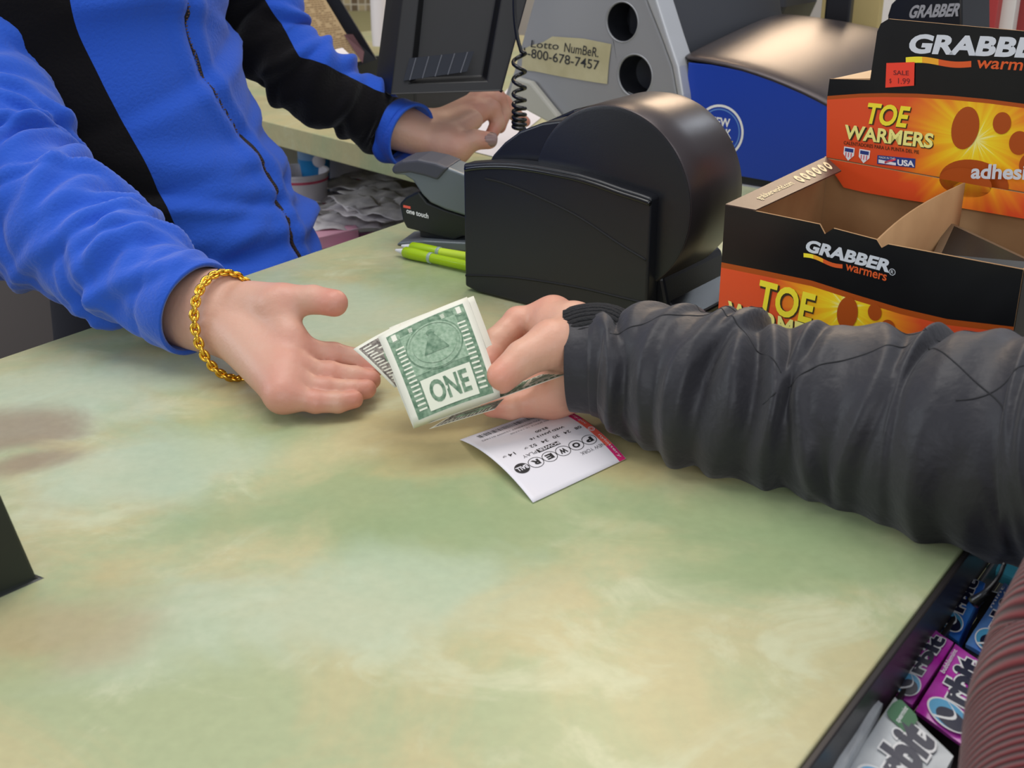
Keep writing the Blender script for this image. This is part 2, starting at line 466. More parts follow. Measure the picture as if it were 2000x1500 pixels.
def laminate():
    m = mat('green_laminate', (200, 197, 150), .30, spec=.4)
    nt = m.node_tree; b = nt.nodes['Principled BSDF']; L = nt.links
    g = nt.nodes.new('ShaderNodeNewGeometry')
    def noise(s, d=4, dist=0.0, rough=.55):
        n = nt.nodes.new('ShaderNodeTexNoise'); n.inputs['Scale'].default_value = s; n.inputs['Detail'].default_value = d
        n.inputs['Distortion'].default_value = dist; n.inputs['Roughness'].default_value = rough
        L.new(g.outputs['Position'], n.inputs['Vector']); return n
    def ramp(src, a, b_, top=1.0):
        r = nt.nodes.new('ShaderNodeMapRange'); r.interpolation_type = 'SMOOTHSTEP'
        r.inputs[1].default_value = a; r.inputs[2].default_value = b_; r.inputs[3].default_value = 0; r.inputs[4].default_value = top
        L.new(src, r.inputs[0]); return r.outputs[0]
    def mix(fac, a, c):
        x = nt.nodes.new('ShaderNodeMix'); x.data_type = 'RGBA'
        L.new(fac, x.inputs[0])
        if isinstance(a, tuple): x.inputs[6].default_value = rgba(a)
        else: L.new(a, x.inputs[6])
        x.inputs[7].default_value = rgba(c); return x.outputs[2]
    c = mix(ramp(noise(7.5, 7, .7, .62).outputs['Fac'], .40, .62), (192, 184, 140), (172, 181, 140))
    c = mix(ramp(noise(13.0, 7, .9, .65).outputs['Fac'], .50, .68, .8), c, (200, 202, 166))
    c = mix(ramp(noise(5.4, 6, .8, .6).outputs['Fac'], .54, .72, .7), c, (184, 170, 126))
    # patches of pattern, and of reflection painted into the colour, with ragged outlines
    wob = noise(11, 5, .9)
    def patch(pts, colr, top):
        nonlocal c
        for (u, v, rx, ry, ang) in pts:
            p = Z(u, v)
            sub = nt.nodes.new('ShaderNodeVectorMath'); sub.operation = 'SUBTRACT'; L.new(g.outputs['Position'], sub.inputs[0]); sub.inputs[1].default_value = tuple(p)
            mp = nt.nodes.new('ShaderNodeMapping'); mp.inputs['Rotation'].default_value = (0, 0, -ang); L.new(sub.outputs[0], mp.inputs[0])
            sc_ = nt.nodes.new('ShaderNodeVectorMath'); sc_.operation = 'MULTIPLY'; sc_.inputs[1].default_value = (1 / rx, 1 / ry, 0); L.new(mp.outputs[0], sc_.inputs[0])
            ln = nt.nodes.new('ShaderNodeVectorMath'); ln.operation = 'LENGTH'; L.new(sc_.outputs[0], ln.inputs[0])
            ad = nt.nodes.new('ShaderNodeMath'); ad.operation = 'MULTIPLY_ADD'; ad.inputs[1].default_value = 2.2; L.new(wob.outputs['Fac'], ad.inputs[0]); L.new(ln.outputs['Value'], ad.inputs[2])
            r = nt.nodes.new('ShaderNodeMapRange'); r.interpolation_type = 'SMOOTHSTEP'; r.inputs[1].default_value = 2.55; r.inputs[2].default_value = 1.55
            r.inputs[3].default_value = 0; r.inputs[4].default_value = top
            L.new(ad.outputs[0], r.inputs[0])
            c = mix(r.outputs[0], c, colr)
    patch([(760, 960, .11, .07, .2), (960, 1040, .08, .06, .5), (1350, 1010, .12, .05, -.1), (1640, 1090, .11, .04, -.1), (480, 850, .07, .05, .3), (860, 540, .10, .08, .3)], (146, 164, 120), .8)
    patch([(180, 760, .16, .07, .7), (330, 900, .09, .05, .3), (640, 600, .08, .10, .7), (620, 1180, .12, .05, .2)], (186, 200, 174), .65)  # pale pattern, plus bluish window reflection painted in along the cashier edge
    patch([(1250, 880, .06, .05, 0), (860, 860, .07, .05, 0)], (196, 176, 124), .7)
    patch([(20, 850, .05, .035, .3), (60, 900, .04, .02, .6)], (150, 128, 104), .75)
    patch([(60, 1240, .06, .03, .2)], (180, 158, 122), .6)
    fine = noise(140, 3)
    c2 = nt.nodes.new('ShaderNodeMix'); c2.data_type = 'RGBA'; c2.blend_type = 'OVERLAY'; c2.inputs[0].default_value = .10
    L.new(c, c2.inputs[6]); L.new(fine.outputs['Fac'], c2.inputs[7])
    L.new(c2.outputs[2], b.inputs['Base Color'])
    bp = nt.nodes.new('ShaderNodeBump'); bp.inputs['Strength'].default_value = .06; bp.inputs['Distance'].default_value = .0004
    L.new(fine.outputs['Fac'], bp.inputs['Height']); L.new(bp.outputs[0], b.inputs['Normal'])
    return m
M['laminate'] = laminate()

def sunburst(cx, cy, R, name, left=0.0, span=.1):
    """printed orange field with a yellow glow and rays around (cx, cy) of the panel's own coordinates"""
    m = mat(name, (236, 100, 40), .35)
    nt = m.node_tree; b = nt.nodes['Principled BSDF']; L = nt.links
    uv = nt.nodes.new('ShaderNodeUVMap'); uv.uv_map = 'uv'
    s = nt.nodes.new('ShaderNodeVectorMath'); s.operation = 'SUBTRACT'; s.inputs[1].default_value = (cx, cy, 0); L.new(uv.outputs[0], s.inputs[0])
    ln = nt.nodes.new('ShaderNodeVectorMath'); ln.operation = 'LENGTH'; L.new(s.outputs[0], ln.inputs[0])
    sx = nt.nodes.new('ShaderNodeSeparateXYZ'); L.new(s.outputs[0], sx.inputs[0])
    at = nt.nodes.new('ShaderNodeMath'); at.operation = 'ARCTAN2'; L.new(sx.outputs[1], at.inputs[0]); L.new(sx.outputs[0], at.inputs[1])
    cx_ = nt.nodes.new('ShaderNodeCombineXYZ'); L.new(at.outputs[0], cx_.inputs[0])
    n = nt.nodes.new('ShaderNodeTexNoise'); n.noise_dimensions = '3D'; n.inputs['Scale'].default_value = 4.5; n.inputs['Detail'].default_value = 2; L.new(cx_.outputs[0], n.inputs['Vector'])
    d = nt.nodes.new('ShaderNodeMath'); d.operation = 'DIVIDE'; d.inputs[1].default_value = R; L.new(ln.outputs['Value'], d.inputs[0])
    a = nt.nodes.new('ShaderNodeMath'); a.operation = 'MULTIPLY_ADD'; a.inputs[1].default_value = -0.9; L.new(n.outputs['Fac'], a.inputs[0]); L.new(d.outputs[0], a.inputs[2])
    a2 = nt.nodes.new('ShaderNodeMath'); a2.operation = 'ADD'; a2.inputs[1].default_value = .42; L.new(a.outputs[0], a2.inputs[0])
    r = nt.nodes.new('ShaderNodeValToRGB'); e = r.color_ramp.elements
    e[0].position = 0; e[0].color = rgba((255, 246, 150)); e[1].position = 1.0; e[1].color = rgba((232, 84, 40))
    for p, q in ((.12, (255, 224, 40)), (.4, (252, 190, 28)), (.68, (246, 140, 34))):
        x = e.new(p); x.color = rgba(q)
    L.new(a2.outputs[0], r.inputs[0]); L.new(r.outputs[0], b.inputs['Base Color'])
    return m

# ------------------------------------------------------------------ structure
def slab(name, pts, z0, z1, m, **k):
    return mk(name, prism(WF, pts, z0, z1, 'xy'), m, org=(0, 0, 0), **k)
o = slab('floor', [(-4, -2.5), (4, -2.5), (4, 4.2), (-4, 4.2)], -.05, 0, M['floor']); tag(o, kind='structure')
o = mk('wall_back', box(WF, -4, 4, 3.6, 3.7, 0, 2.8), M['wall'], org=(0, 0, 0)); tag(o, kind='structure')
o = mk('wall_left', box(WF, -4.1, -4, -2.5, 3.7, 0, 2.8), M['wall'], org=(0, 0, 0)); tag(o, kind='structure')
o = mk('wall_tiled', box(WF, -.75, -.05, 3.38, 3.6, 0, 2.8), M['mosaic'], org=(0, 0, 0)); tag(o, kind='structure')

# ------------------------------------------------------------------ counter
E1 = np.array([.583, .812]); N1 = np.array([.812, -.583])
A = np.array([-.396, .902]); B = np.array([.122, .429]); C_ = np.array([.004, 1.451]); WD = np.array([-.697, .717])
A0 = A - .75 * E1; B0 = B - .75 * E1; B1 = B + 1.6 * E1; W1 = C_ + 1.2 * WD; W2 = W1 + .75 * np.array([.717, .697])
ct = thing('service_counter', 'green and tan mottled laminate shop counter with a dark customer edge', 'counter', (.2, 1.0, 0))
def r3(p): return (float(p[0]), float(p[1]))
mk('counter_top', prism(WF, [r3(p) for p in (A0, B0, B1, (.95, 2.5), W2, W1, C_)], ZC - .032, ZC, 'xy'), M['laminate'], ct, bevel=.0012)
GF = Frame((B[0], B[1], ZC), ex=(N1[0], N1[1], 0), ey=(E1[0], E1[1], 0), ez=(0, 0, 1))
mk('edge_trim', box(GF, .0003, .004, -.74, 1.59, -.034, -.0012), M['trim_dark'], ct, bevel=.0008)
ins = [A0 + .04 * N1, B0 - .05 * N1, B1 - .05 * N1, B1 + .25 * E1 - .1 * N1, C_ + .75 * E1, C_ + .1 * N1 + .05 * E1]
mk('cabinet', prism(WF, [r3(p) for p in (A0 + .04 * N1, B0 - .05 * N1, B1 - .05 * N1, (.9, 2.2), C_ + .3 * E1 + .05 * N1, C_ + .05 * N1)], 0, ZC - .033, 'xy'), M['olive'], ct)
Wn = np.array([.717, .697])
mk('back_panel', prism(WF, [r3(C_ + .5 * Wn), r3(W1 + .5 * Wn), r3(W1 + .52 * Wn), r3(C_ + .52 * Wn)], .4, ZC - .033, 'xy'), M['olive'], ct)
mk('lower_shelf', prism(WF, [r3(C_ + .0 * Wn), r3(C_ + .5 * Wn), r3(W1 + .5 * Wn), r3(W1 + .0 * Wn)], ZC - .19, ZC - .17, 'xy'), M['bucket_w'], ct)

# ------------------------------------------------------------------ helpers in pixel-measured planes
def plane_xy(fr, u, v, y=0.0):
    """local (x, z) on the plane y=const of a frame seen at pixel u,v"""
    o = np.array([0, 0, ZC + H]); d = D(u, v, 1.0) - o
    A_ = np.stack([fr.ex, fr.ez, -d], 1); s = np.linalg.solve(A_, o - (fr.o + y * fr.ey))
    return float(s[0]), float(s[1])
def textq(art, fr, t, bl, br, tl, m, layer=1, bold=0.0, y=0.0, shift=(0, 0)):
    a = np.array(plane_xy(fr, *bl, y)); b = np.array(plane_xy(fr, *br, y)); c = np.array(plane_xy(fr, *tl, y))
    v, f, _ = glyphs(t, bold)
    w_ = a + v[:, :1] * (b - a) + v[:, 1:2] * (c - a) + np.array(shift)
    art.add([tuple(p) for p in w_], f, m, layer)
def pp(fr, P_, y=0.0): return [plane_xy(fr, u, v, y) for u, v in P_]

# ------------------------------------------------------------------ ticket printer with the big drum
PF = Frame(Z(908, 567), yaw=math.atan2(-.609, .793))
pr = thing('ticket_printer', 'black desktop receipt printer with a big round paper drum', 'printer', PF(.09, .06, 0))
top = [(911, 321), (930, 318), (960, 316), (1000, 317), (1041, 322), (1085, 330), (1127, 339), (1170, 352), (1212, 367), (1250, 379), (1272, 387)]
side = pp(PF, top)
xr = side[-1][0]
zr = [min(p[1], 1) for p in side]
poly = [(0.0, 0.004), (0.0, zr[0])] + side[1:] + [(xr, .022), (xr - .002, .001), (.015, .001)]
mk('side_panel', prism(PF, poly, 0, .016), M['black_plastic'], pr, bevel=.0022, seg=3)
def groove(px, nm, wd=.0011):
    P_ = catmull([(a, 0, b) for a, b in pp(PF, px)], 40)
    v, f = tube(PF.pts(P_), wd, 8, rings=40); mk(nm, (v, f), M['black_deep'], pr, smooth=True)
groove([(947, 348), (985, 358), (1041, 380), (1127, 422), (1212, 478), (1262, 508)], 'seam')
groove([(910, 538), (960, 539), (1020, 544), (1127, 561), (1225, 584), (1262, 592)], 'seam')
# highlight ridge below the top edge
P_ = catmull([(a, -.0012, b - .004) for a, b in side], 50)
mk('top_ridge', tube(PF.pts(P_), .0022, 10, rings=50), M['black_gloss'], pr, smooth=True)
# drum
cx, cz = plane_xy(PF, 1190, 391, .012); rx, rz_ = plane_xy(PF, 1352, 400, .012); R_ = abs(rx - cx)
DF = Frame(PF(cx, .012, cz), ex=PF.ex, ey=PF.ez, ez=PF.ey)
mk('paper_drum', lathe(DF, [(0.0001, 0), (R_ - .003, 0), (R_ - .0008, .0006), (R_, .002), (R_ + .0006, .03), (R_ + .0004, .072), (R_ - .002, .085), (R_ - .01, .090), (.0001, .092)], 128, cap=False), M['bronze_plastic'], pr, auto=40)
mk('drum_face', lathe(DF, [(.0001, -.0008), (R_ - .004, -.0008), (R_ - .0012, -.0002), (R_ - .0012, .001), (.0001, .001)], 128, cap=False), M['black_plastic'], pr, auto=40)
# rear paper cover
cov = pp(PF, [(952, 322), (963, 302), (985, 278), (1015, 256), (1058, 240), (1095, 235), (1127, 236), (1150, 245), (1180, 420), (960, 420)], .017)
mk('paper_cover', prism(PF, cov, .017, .085), M['black_plastic'], pr, bevel=.002, seg=3)
cov2 = pp(PF, [(1010, 300), (1035, 262), (1070, 236), (1120, 214), (1170, 202), (1200, 205), (1230, 300)], .087)
mk('paper_cutter', prism(PF, cov2, .087, .11), M['black_gloss'], pr, bevel=.002)
mk('base', prism(PF, [(.004, .002), (.004, .1), (.12, .1), (xr + .004, .045), (xr + .016, .001)], .0165, .115), M['black_plastic'], pr, bevel=.003)
mk('front_lip', prism(PF, [(xr + .0005, .03), (xr + .03, .016), (xr + .03, .003), (xr + .0005, .003)], .02, .11), M['black_gloss'], pr, bevel=.002)
# ------------------------------------------------------------------ silver lottery terminal stand with two round openings
SF = Frame(Z(1071, 300), yaw=math.atan2(-.652, .759))
st = thing('lottery_terminal', 'silver terminal side stand with two round openings and a handwritten note', 'terminal', SF(.08, .05, 0))
def plate(fr, outer, holes, y0, y1, name, m, parent, inner):
    import bmesh
    bm = bmesh.new()
    def loop(P_, y): 
        vs = [bm.verts.new(tuple(fr(a, y, b))) for a, b in P_]
        es = [bm.edges.new((vs[i], vs[(i + 1) % len(vs)])) for i in range(len(vs))]
        return vs, es
    for y in (y0, y1):
        E = []
        V = []
        for P_ in [outer] + holes:
            vs, es = loop(P_, y); E += es; V.append(vs)
        bmesh.ops.triangle_fill(bm, use_beauty=True, use_dissolve=False, edges=E)
        if y == y0: F0 = V
        else: F1 = V
    for a, b in zip(F0, F1):
        n = len(a)
        for i in range(n): bm.faces.new((a[i], a[(i + 1) % n], b[(i + 1) % n], b[i]))
    bmesh.ops.recalc_face_normals(bm, faces=bm.faces)
    bm.verts.index_update()
    v = np.array([tuple(x.co) for x in bm.verts]); f = [[x.index for x in q.verts] for q in bm.faces]; bm.free()
    return mk(name, (v, f), m, parent, bevel=.003, seg=3)
def ell(c, rx, ry, n=40): 
    return [(c[0] + rx * math.cos(2 * math.pi * i / n), c[1] + ry * math.sin(2 * math.pi * i / n)) for i in range(n)]
outer = pp(SF, [(985, 188), (1003, 140), (1042, 0), (1060, -90), (1245, -90), (1262, 0), (1290, 70), (1312, 130), (1322, 185), (1330, 250)])
zb = .0
outer = outer + [(outer[-1][0], .001), (plane_xy(SF, 1100, 230)[0] + .02, .001), plane_xy(SF, 1088, 232), plane_xy(SF, 1060, 216), plane_xy(SF, 1020, 208)]
h1 = plane_xy(SF, 1215, 43); h2 = plane_xy(SF, 1240, 148)
hr = abs(plane_xy(SF, 1245, 43)[0] - h1[0])
holes = [ell(h1, hr, hr * .98), ell(h2, hr * 1.08, hr * 1.05)]
plate(SF, outer, holes, 0, .022, 'side_plate', M['silver'], st, None)
for i, h in enumerate((h1, h2)):
    k = hr * (1, 1.08)[i]
    fr = Frame(SF(h[0], 0, h[1]), ex=SF.ex, ey=SF.ez, ez=SF.ey)
    mk('rim', lathe(fr, [(k * 1.0, .004), (k * 1.01, -.0002), (k * 1.05, -.0010), (k * 1.10, .0003), (k * 1.08, .004)], 48, cap=False), M['silver'], st, smooth=True)
    mk('cup', lathe(fr, [(k * .985, .001), (k * .93, .022), (k * .8, .035), (.0001, .036)], 40, cap=False), M['black_plastic'], st, auto=40)
# bright curved rim on its right
P_ = pp(SF, [(1270, -90), (1283, 0), (1305, 70), (1325, 130), (1334, 185), (1340, 250)], -.004); q = pp(SF, [(1245, -90), (1262, 0), (1290, 70), (1312, 130), (1322, 185), (1330, 250)], -.004)
mk('outer_rim', prism(SF, P_ + q[::-1], -.004, .03), M['silver_light'], st, bevel=.003, seg=3)
mk('foot', prism(SF, pp(SF, [(990, 196), (1003, 150), (1035, 160), (1090, 228), (1080, 245)], -.012), -.012, -.001), mat('pale_foot', (186, 184, 174), .5), st, bevel=.003)
# the dark housing behind it
hs = pp(SF, [(1225, -90), (1225, 200), (1326, 200), (1318, 120), (1296, 0), (1290, -90)], .031)
mk('housing', prism(SF, hs, .031, .30), M['dark_grey'], st, bevel=.006, seg=4)
hs = pp(SF, [(1285, -120), (1290, 0), (1312, 70), (1335, 118), (1350, 160), (1460, 110), (1506, 60), (1526, 15), (1530, -120)], .31)
mk('rear_housing', prism(SF, hs, .31, .42), M['dark_grey'], st, bevel=.014, seg=4)
a = Art(); c0 = plane_xy(SF, 1430, -10, .31); a.disc(c0[0], c0[1], .044, .018, M['blue_logo'], 1, rot=.0)
a.build('housing_badge', lambda x, z, o: SF(x, .3095 - o, z), st)
# note
nt_ = thing('handwritten_note', 'yellowed paper note with a handwritten phone number taped to the silver terminal', 'note', SF(*[plane_xy(SF, 1110, 120)[0], -.001, plane_xy(SF, 1110, 120)[1]]))
a = Art(); a.poly(pp(SF, [(1020, 136), (1022, 96), (1040, 88), (1062, 82), (1080, 71), (1140, 75), (1195, 86), (1190, 125), (1187, 164), (1160, 160), (1130, 155), (1100, 150), (1075, 145), (1045, 139)]), M['note'], 0)
nb = a.build('paper', lambda x, z, o: SF(x, -.0012 - o, z), nt_)
a = Art()
textq(a, SF, 'Lotto', (1038, 92), (1092, 97), (1040, 78), M['pen_ink'], 1, .004)
textq(a, SF, 'NumBeR.', (1103, 101), (1170, 112), (1105, 83), M['pen_ink'], 1, .004)
textq(a, SF, '1-800-678-7457', (1024, 110), (1171, 137), (1025, 92), M['pen_ink'], 1, .006)
a.build('writing', lambda x, z, o: SF(x, -.0016 - o, z), nt_)

# ------------------------------------------------------------------ blue sided printer
BF = Frame(Z(1346, 345), yaw=math.atan2(-.60, .80))
bl = thing('lottery_printer', 'machine with a blue side panel, round state lottery badge and bronze domed lid', 'printer', BF(.1, .1, 0))
tp = pp(BF, [(1336, 111), (1390, 118), (1450, 131), (1510, 152), (1570, 177), (1620, 203), (1680, 240)])
mk('body', prism(BF, [(tp[0][0], .0)] + [(a, b - .004) for a, b in tp] + [(tp[-1][0], .0)], 0.002, .27), M['black_plastic'], bl, bevel=.003)
# lid: lofted, rounding off
V = []; n = len(tp); rows = [0, .006, .03, .08, .14, .2, .25, .28, .285]; up_ = [-.003, .0015, .005, .011, .018, .024, .026, .02, -.03]
for y, h in zip(rows, up_):
    for a_, b_ in tp: V.append(BF(a_ - (.002 if a_ == tp[0][0] else 0), y - .002, b_ + (tp[0][1] - b_) * .55 * y / .28 + h))
Fc = [(j * n + i, j * n + i + 1, (j + 1) * n + i + 1, (j + 1) * n + i) for j in range(len(rows) - 1) for i in range(n - 1)]
mk('lid', (np.array(V), Fc), M['bronze_plastic'], bl, smooth=True, solid=.004, sub=1)
tb = pp(BF, [(1345, 122), (1390, 126), (1450, 138), (1510, 158), (1570, 184), (1618, 208), (1680, 246)])
zb_ = plane_xy(BF, 1350, 327)[1]
a = Art(); pbl = [(tb[0][0] + .001, zb_)] + tb + [(tb[-1][0], zb_ - .003)]
mk('blue_side', prism(BF, pbl, -.0012, .003), M['blue_panel'], bl, bevel=.001)
bc = plane_xy(BF, 1406, 256, -.0012); br_ = abs(plane_xy(BF, 1455, 256)[0] - bc[0])
a = Art()
a.ring(bc[0], bc[1], br_ * .93, br_ * .09, M['white'], 1)
a.ring(bc[0], bc[1], br_ * .80, br_ * .05, mat('light_blue_ring', (96, 140, 210), .5), 1)
a.text('NEW', bc[0] - br_ * .45, bc[1] + br_ * .18, br_ * .85, br_ * .32, M['white'], 1, .03)
a.text('YORK', bc[0] - br_ * .5, bc[1] - br_ * .22, br_ * .98, br_ * .34, M['white'], 1, .03)
a.text('LOTTERY', bc[0] - br_ * .58, bc[1] - br_ * .56, br_ * 1.15, br_ * .26, M['yellow_print'], 1, .02)
a.build('badge', lambda x, z, o: BF(x, -.0013 - o, z), bl)
mk('base_strip', box(BF, tb[0][0] + .002, tb[-1][0], -.003, .01, zb_ - .012, zb_ - .0105), M['silver_light'], bl)

# ------------------------------------------------------------------ black screen seen from behind, coiled cord
m0 = thing('display_screen', 'black screen seen from behind above the hand on the far counter', 'screen', D(870, 100, 1.36))
def hexa(fr, bk): return np.array(fr + bk), [(0, 1, 2, 3), (7, 6, 5, 4), (0, 4, 5, 1), (1, 5, 6, 2), (2, 6, 7, 3), (3, 7, 4, 0)]
def cap4(o4, i4, name, m, back, **k): pass
def P4(px, d): return [D(u, v, d) for u, v in px]
oc = P4([(762, 184), (979, 177), (1082, -200), (808, -200)], 1.345); ob = P4([(731, 168), (952, 160), (1050, -200), (778, -200)], 1.39)
ic = P4([(800, 163), (950, 158), (1010, -180), (838, -180)], 1.345); ib = P4([(812, 156), (942, 150), (1000, -180), (845, -180)], 1.36)
v = np.array(oc + ob + ic + ib)
f = [(4, 5, 6, 7)] + [(i, (i + 1) % 4, (i + 1) % 4 + 4, i + 4) for i in range(4)] + [(i, (i + 1) % 4, (i + 1) % 4 + 8, i + 8) for i in range(4)] + [(i + 8, (i + 1) % 4 + 8, (i + 1) % 4 + 12, i + 12) for i in range(4)] + [(12, 13, 14, 15)]
mk('casing', (v, f), mat('matte_black', (13, 13, 15), .5), m0, bevel=.002)
mk('glass', (np.array(P4([(735, 160), (948, 152), (1044, -190), (780, -190)], 1.394)), [(0, 1, 2, 3)]), M['black_gloss'], m0)
tape = P4([(788, 158), (800, 114), (926, 100), (912, 140)], 1.343)
mk('vent_cover', (np.array(tape), [(0, 1, 2, 3)]), mat('smoky_tape', (40, 43, 50), .2), m0, solid=.001)
for k in range(5):
    t = (k + .5) / 5
    a_, b_, c_, d_ = [np.array(x) for x in tape]
    p0 = a_ + (d_ - a_) * t; p1 = b_ + (c_ - b_) * t
    mk('vent_slot', tube([p0 + (0, -.001, 0), p1 + (0, -.001, 0)], .0007, 6), mat('slot_grey', (96, 98, 104), .3), m0)
mk('support_arm', tube([D(900, -100, 1.40), D(1000, -130, 1.48), D(1110, -120, 1.585)], .010, 12), M['black_plastic'], m0, smooth=True)
cc = [D(1005, -60, 1.30), D(1005, 20, 1.30), D(1010, 70, 1.30), D(1018, 100, 1.30)]
cb = [(1014, 104), (1014, 140), (1014, 172), (1014, 196), (1014, 212), (1014, 224), (1014, 234), (1014, 243), (1014, 251)]
hp = []
for i in range(len(cb) - 1):
    for k in range(16):
        t = k / 16; u = cb[i][0]; v_ = cb[i][1] + (cb[i + 1][1] - cb[i][1]) * t
        an = 2 * math.pi * t
        hp.append(D(u + 0, v_, 1.30) + np.array([.0062 * math.cos(an), .0062 * math.sin(an), 0]))
path = np.vstack([catmull(cc, 20), np.array(hp), [D(1014, 262, 1.305), D(1012, 300, 1.32)]])
o = mk('coiled_cord', tube(path, .0021, 8, rings=len(path) * 2), M['black_gloss'], smooth=True)
tag(o, 'black coiled cord hanging beside the screen and behind the printer', 'cord')

# ------------------------------------------------------------------ stapler and pens
s0 = Z(773, 480); s1 = Z(900, 492)
TF = Frame(s0, yaw=math.atan2(s1[1] - s0[1], s1[0] - s0[0]))
sp = thing('stapler', 'grey and black heavy duty stapler beside the printer', 'stapler', TF(.05, .02, 0))
def sprism(nm, px, y0, y1, m, bev=.002): return mk(nm, prism(TF, pp(TF, px, y0), y0, y1), m, sp, bevel=bev, seg=3)
bs = pp(TF, [(773, 478), (778, 472), (800, 461), (816, 455)], .0)
mk('base', prism(TF, [(0, .0005), (.004, .004), (.03, .008), (.13, .012), (.13, .0005)], 0, .042), M['stapler_grey'], sp, bevel=.002, seg=3)
sprism('magazine', [(780, 398), (792, 386), (818, 374), (835, 396), (870, 410), (905, 421), (940, 425), (940, 463), (902, 462), (885, 469), (840, 458), (794, 446), (786, 430)], .006, .036, M['stapler_dark'])
sprism('handle', [(768, 341), (790, 343), (806, 353), (824, 380), (840, 396), (870, 410), (905, 421), (940, 425), (940, 352), (907, 340), (876, 328), (840, 326), (800, 322), (770, 332)], .003, .039, M['stapler_grey'], .004)
sprism('grip', [(763, 331), (770, 321), (785, 314), (816, 311), (850, 318), (876, 328), (854, 353), (830, 345), (800, 338), (768, 341)], .001, .041, M['stapler_grip'], .004)
mk('staple_foot', box(TF, .022, .05, .01, .03, .008, .02), M['black_plastic'], sp, bevel=.001)
a = Art()
textq(a, TF, 'one touch', (794, 416), (837, 427), (794, 406), M['white'], 1, .03, .006)
a.poly(pp(TF, [(788, 400), (802, 403), (802, 408), (788, 405)], .006), M['coral_print'], 1)
a.build('lettering', lambda x, z, o: TF(x, .0058 - o, z), sp)

def pen(name, p0, p1, label, gcol):
    p0 = np.array(p0, float); p1 = np.array(p1, float); L = np.linalg.norm(p1 - p0); ez = (p1 - p0) / L
    ex = nrm(np.cross((0, 0, 1), ez)); ey = np.cross(ez, ex)
    fr = Frame(p0, ex=ex, ey=ey, ez=ez)
    t = thing(name, label, 'pen', p0, 'lime green pens beside the stapler')
    mk('tip', lathe(fr, [(.0005, -.011), (.0012, -.010), (.0032, -.001), (.004, .0)], 16), M['white'], t, smooth=True)
    mk('grip', lathe(fr, [(.004, 0), (.0055, .002), (.0058, .012), (.0052, .03), (.005, .031)], 20), M['lime'], t, auto=40)
    mk('ring', lathe(fr, [(.005, .031), (.0054, .0315), (.0054, .034), (.005, .0345)], 20), M['clear'], t, auto=40)
    mk('barrel', lathe(fr, [(.0046, .0345), (.0048, .06), (.0046, .12), (.003, .124)], 20), gcol, t, auto=40)
    mk('clip', box(Frame(fr(0, .0055, .08), ex=ex, ey=ey, ez=ez), -.0018, .0018, 0, .0012, 0, .04), M['clear'], t, bevel=.0005)
pen('ballpoint_pen', Z(789, 492, .006), Z(960, 530, .006), 'lime green pen with white tip, nearer of the two by the stapler', M['lime'])
pen('ballpoint_pen', Z(802, 483, .0062), Z(968, 512, .0062), 'lime green pen with pale clip, farther of the two by the stapler', mat('lime_pale', (200, 226, 60), .3))

# ------------------------------------------------------------------ lottery ticket
tk = [Z(898, 861)[:2], Z(1041, 984)[:2], Z(1223, 898)[:2], Z(1084, 795)[:2]]      # far-left, near-left, near-right, far-right
def tmap(x, y, o):            # x 0..1 far to near (bottom to head of print), y 0..1 left edge to red edge
    a = tk[0] * (1 - x) + tk[1] * x; b = tk[3] * (1 - x) + tk[2] * x
    p = a * (1 - y) + b * y
    z = .0008 + .0062 * (4 * x * (1 - x))
    return np.array([p[0], p[1], ZC + z + o])
tt = thing('lottery_ticket', 'white lottery ticket with red edge lying curled on the counter', 'ticket', tmap(.5, .5, 0) * (1, 1, 0) + (0, 0, ZC))
a = Art(); a.rect(0, 0, 1, 1, M['paper'], 0, 24, 24); a.build('paper', tmap, tt, smooth=True, solid=.00012)
a = Art()
ed = mat('red_edge_band', (232, 74, 84), .6)
a.rect(0, .925, .42, .995, M['magenta_print'], 1, 6, 1); a.rect(.42, .925, .82, .995, M['coral_print'], 1, 6, 1); a.rect(.82, .925, 1, .995, M['magenta_print'], 1, 4, 1)
# text runs from the far edge (x=0) to the near one: glyph x -> ticket -y ; so reading "upside down" for the camera
def T(s, x, y0, y1, h, m, bold=.0):      # a line of print: x = position along, from y0 (start) down to y1 (end)
    v, f, _ = glyphs(s, bold)
    # head of the letters points to the near edge (+x); reading direction runs towards smaller y
    a.add([(x + q * h, y0 + (y1 - y0) * p) for p, q in v], f, m, 2)
def E_(s, y, x0, x1, h):      # print along the red edge
    v, f, _ = glyphs(s, .0)
    a.add([(x0 + (x1 - x0) * p, y + q * h) for p, q in v], f, M['white'], 3)
E_('nylottery.ny.gov', .945, .05, .50, .035); E_('nylottery', .945, .68, .97, .035)
a.ring(.585, .955, .028, .006, M['white'], 3)
a.ring(.585, .955, .016, .004, M['white'], 3)
rnd = random.Random(4)
y = .87
while y > .12:
    wd = rnd.choice([.004, .006, .011]); a.rect(.055, y - wd, .12, y, M['ink'], 2); y -= wd + rnd.choice([.006, .008, .012])
T('93262701 970-002683057 153029 011442', .17, .90, .10, .022, M['grey_ink'])
T('WED JAN13 16 14:33:05', .225, .80, .35, .022, M['grey_ink'])
T('$2.00', .33, .66, .53, .035, M['ink'], .02)
T('WED JAN13 16', .40, .78, .42, .035, M['ink'], .02)
for k, (s, yy) in enumerate((('08', .90), ('24', .78), ('30', .66), ('34', .54), ('52', .42), ('14', .20))): T(s, .49, yy, yy - .065, .036, M['ink'], .01)
T('QP', .49, .335, .30, .022, M['ink']); T('QP', .49, .115, .08, .022, M['ink'])
a.rect(.565, .37, .61, .60, M['ink'], 2)
v_, f_, _ = glyphs('POWER', .02); a.add([(.570 + q * .034, .595 - .215 * p) for p, q in v_], f_, M['paper'], 3)
T('PLAY', .570, .36, .22, .034, M['grey_ink'])
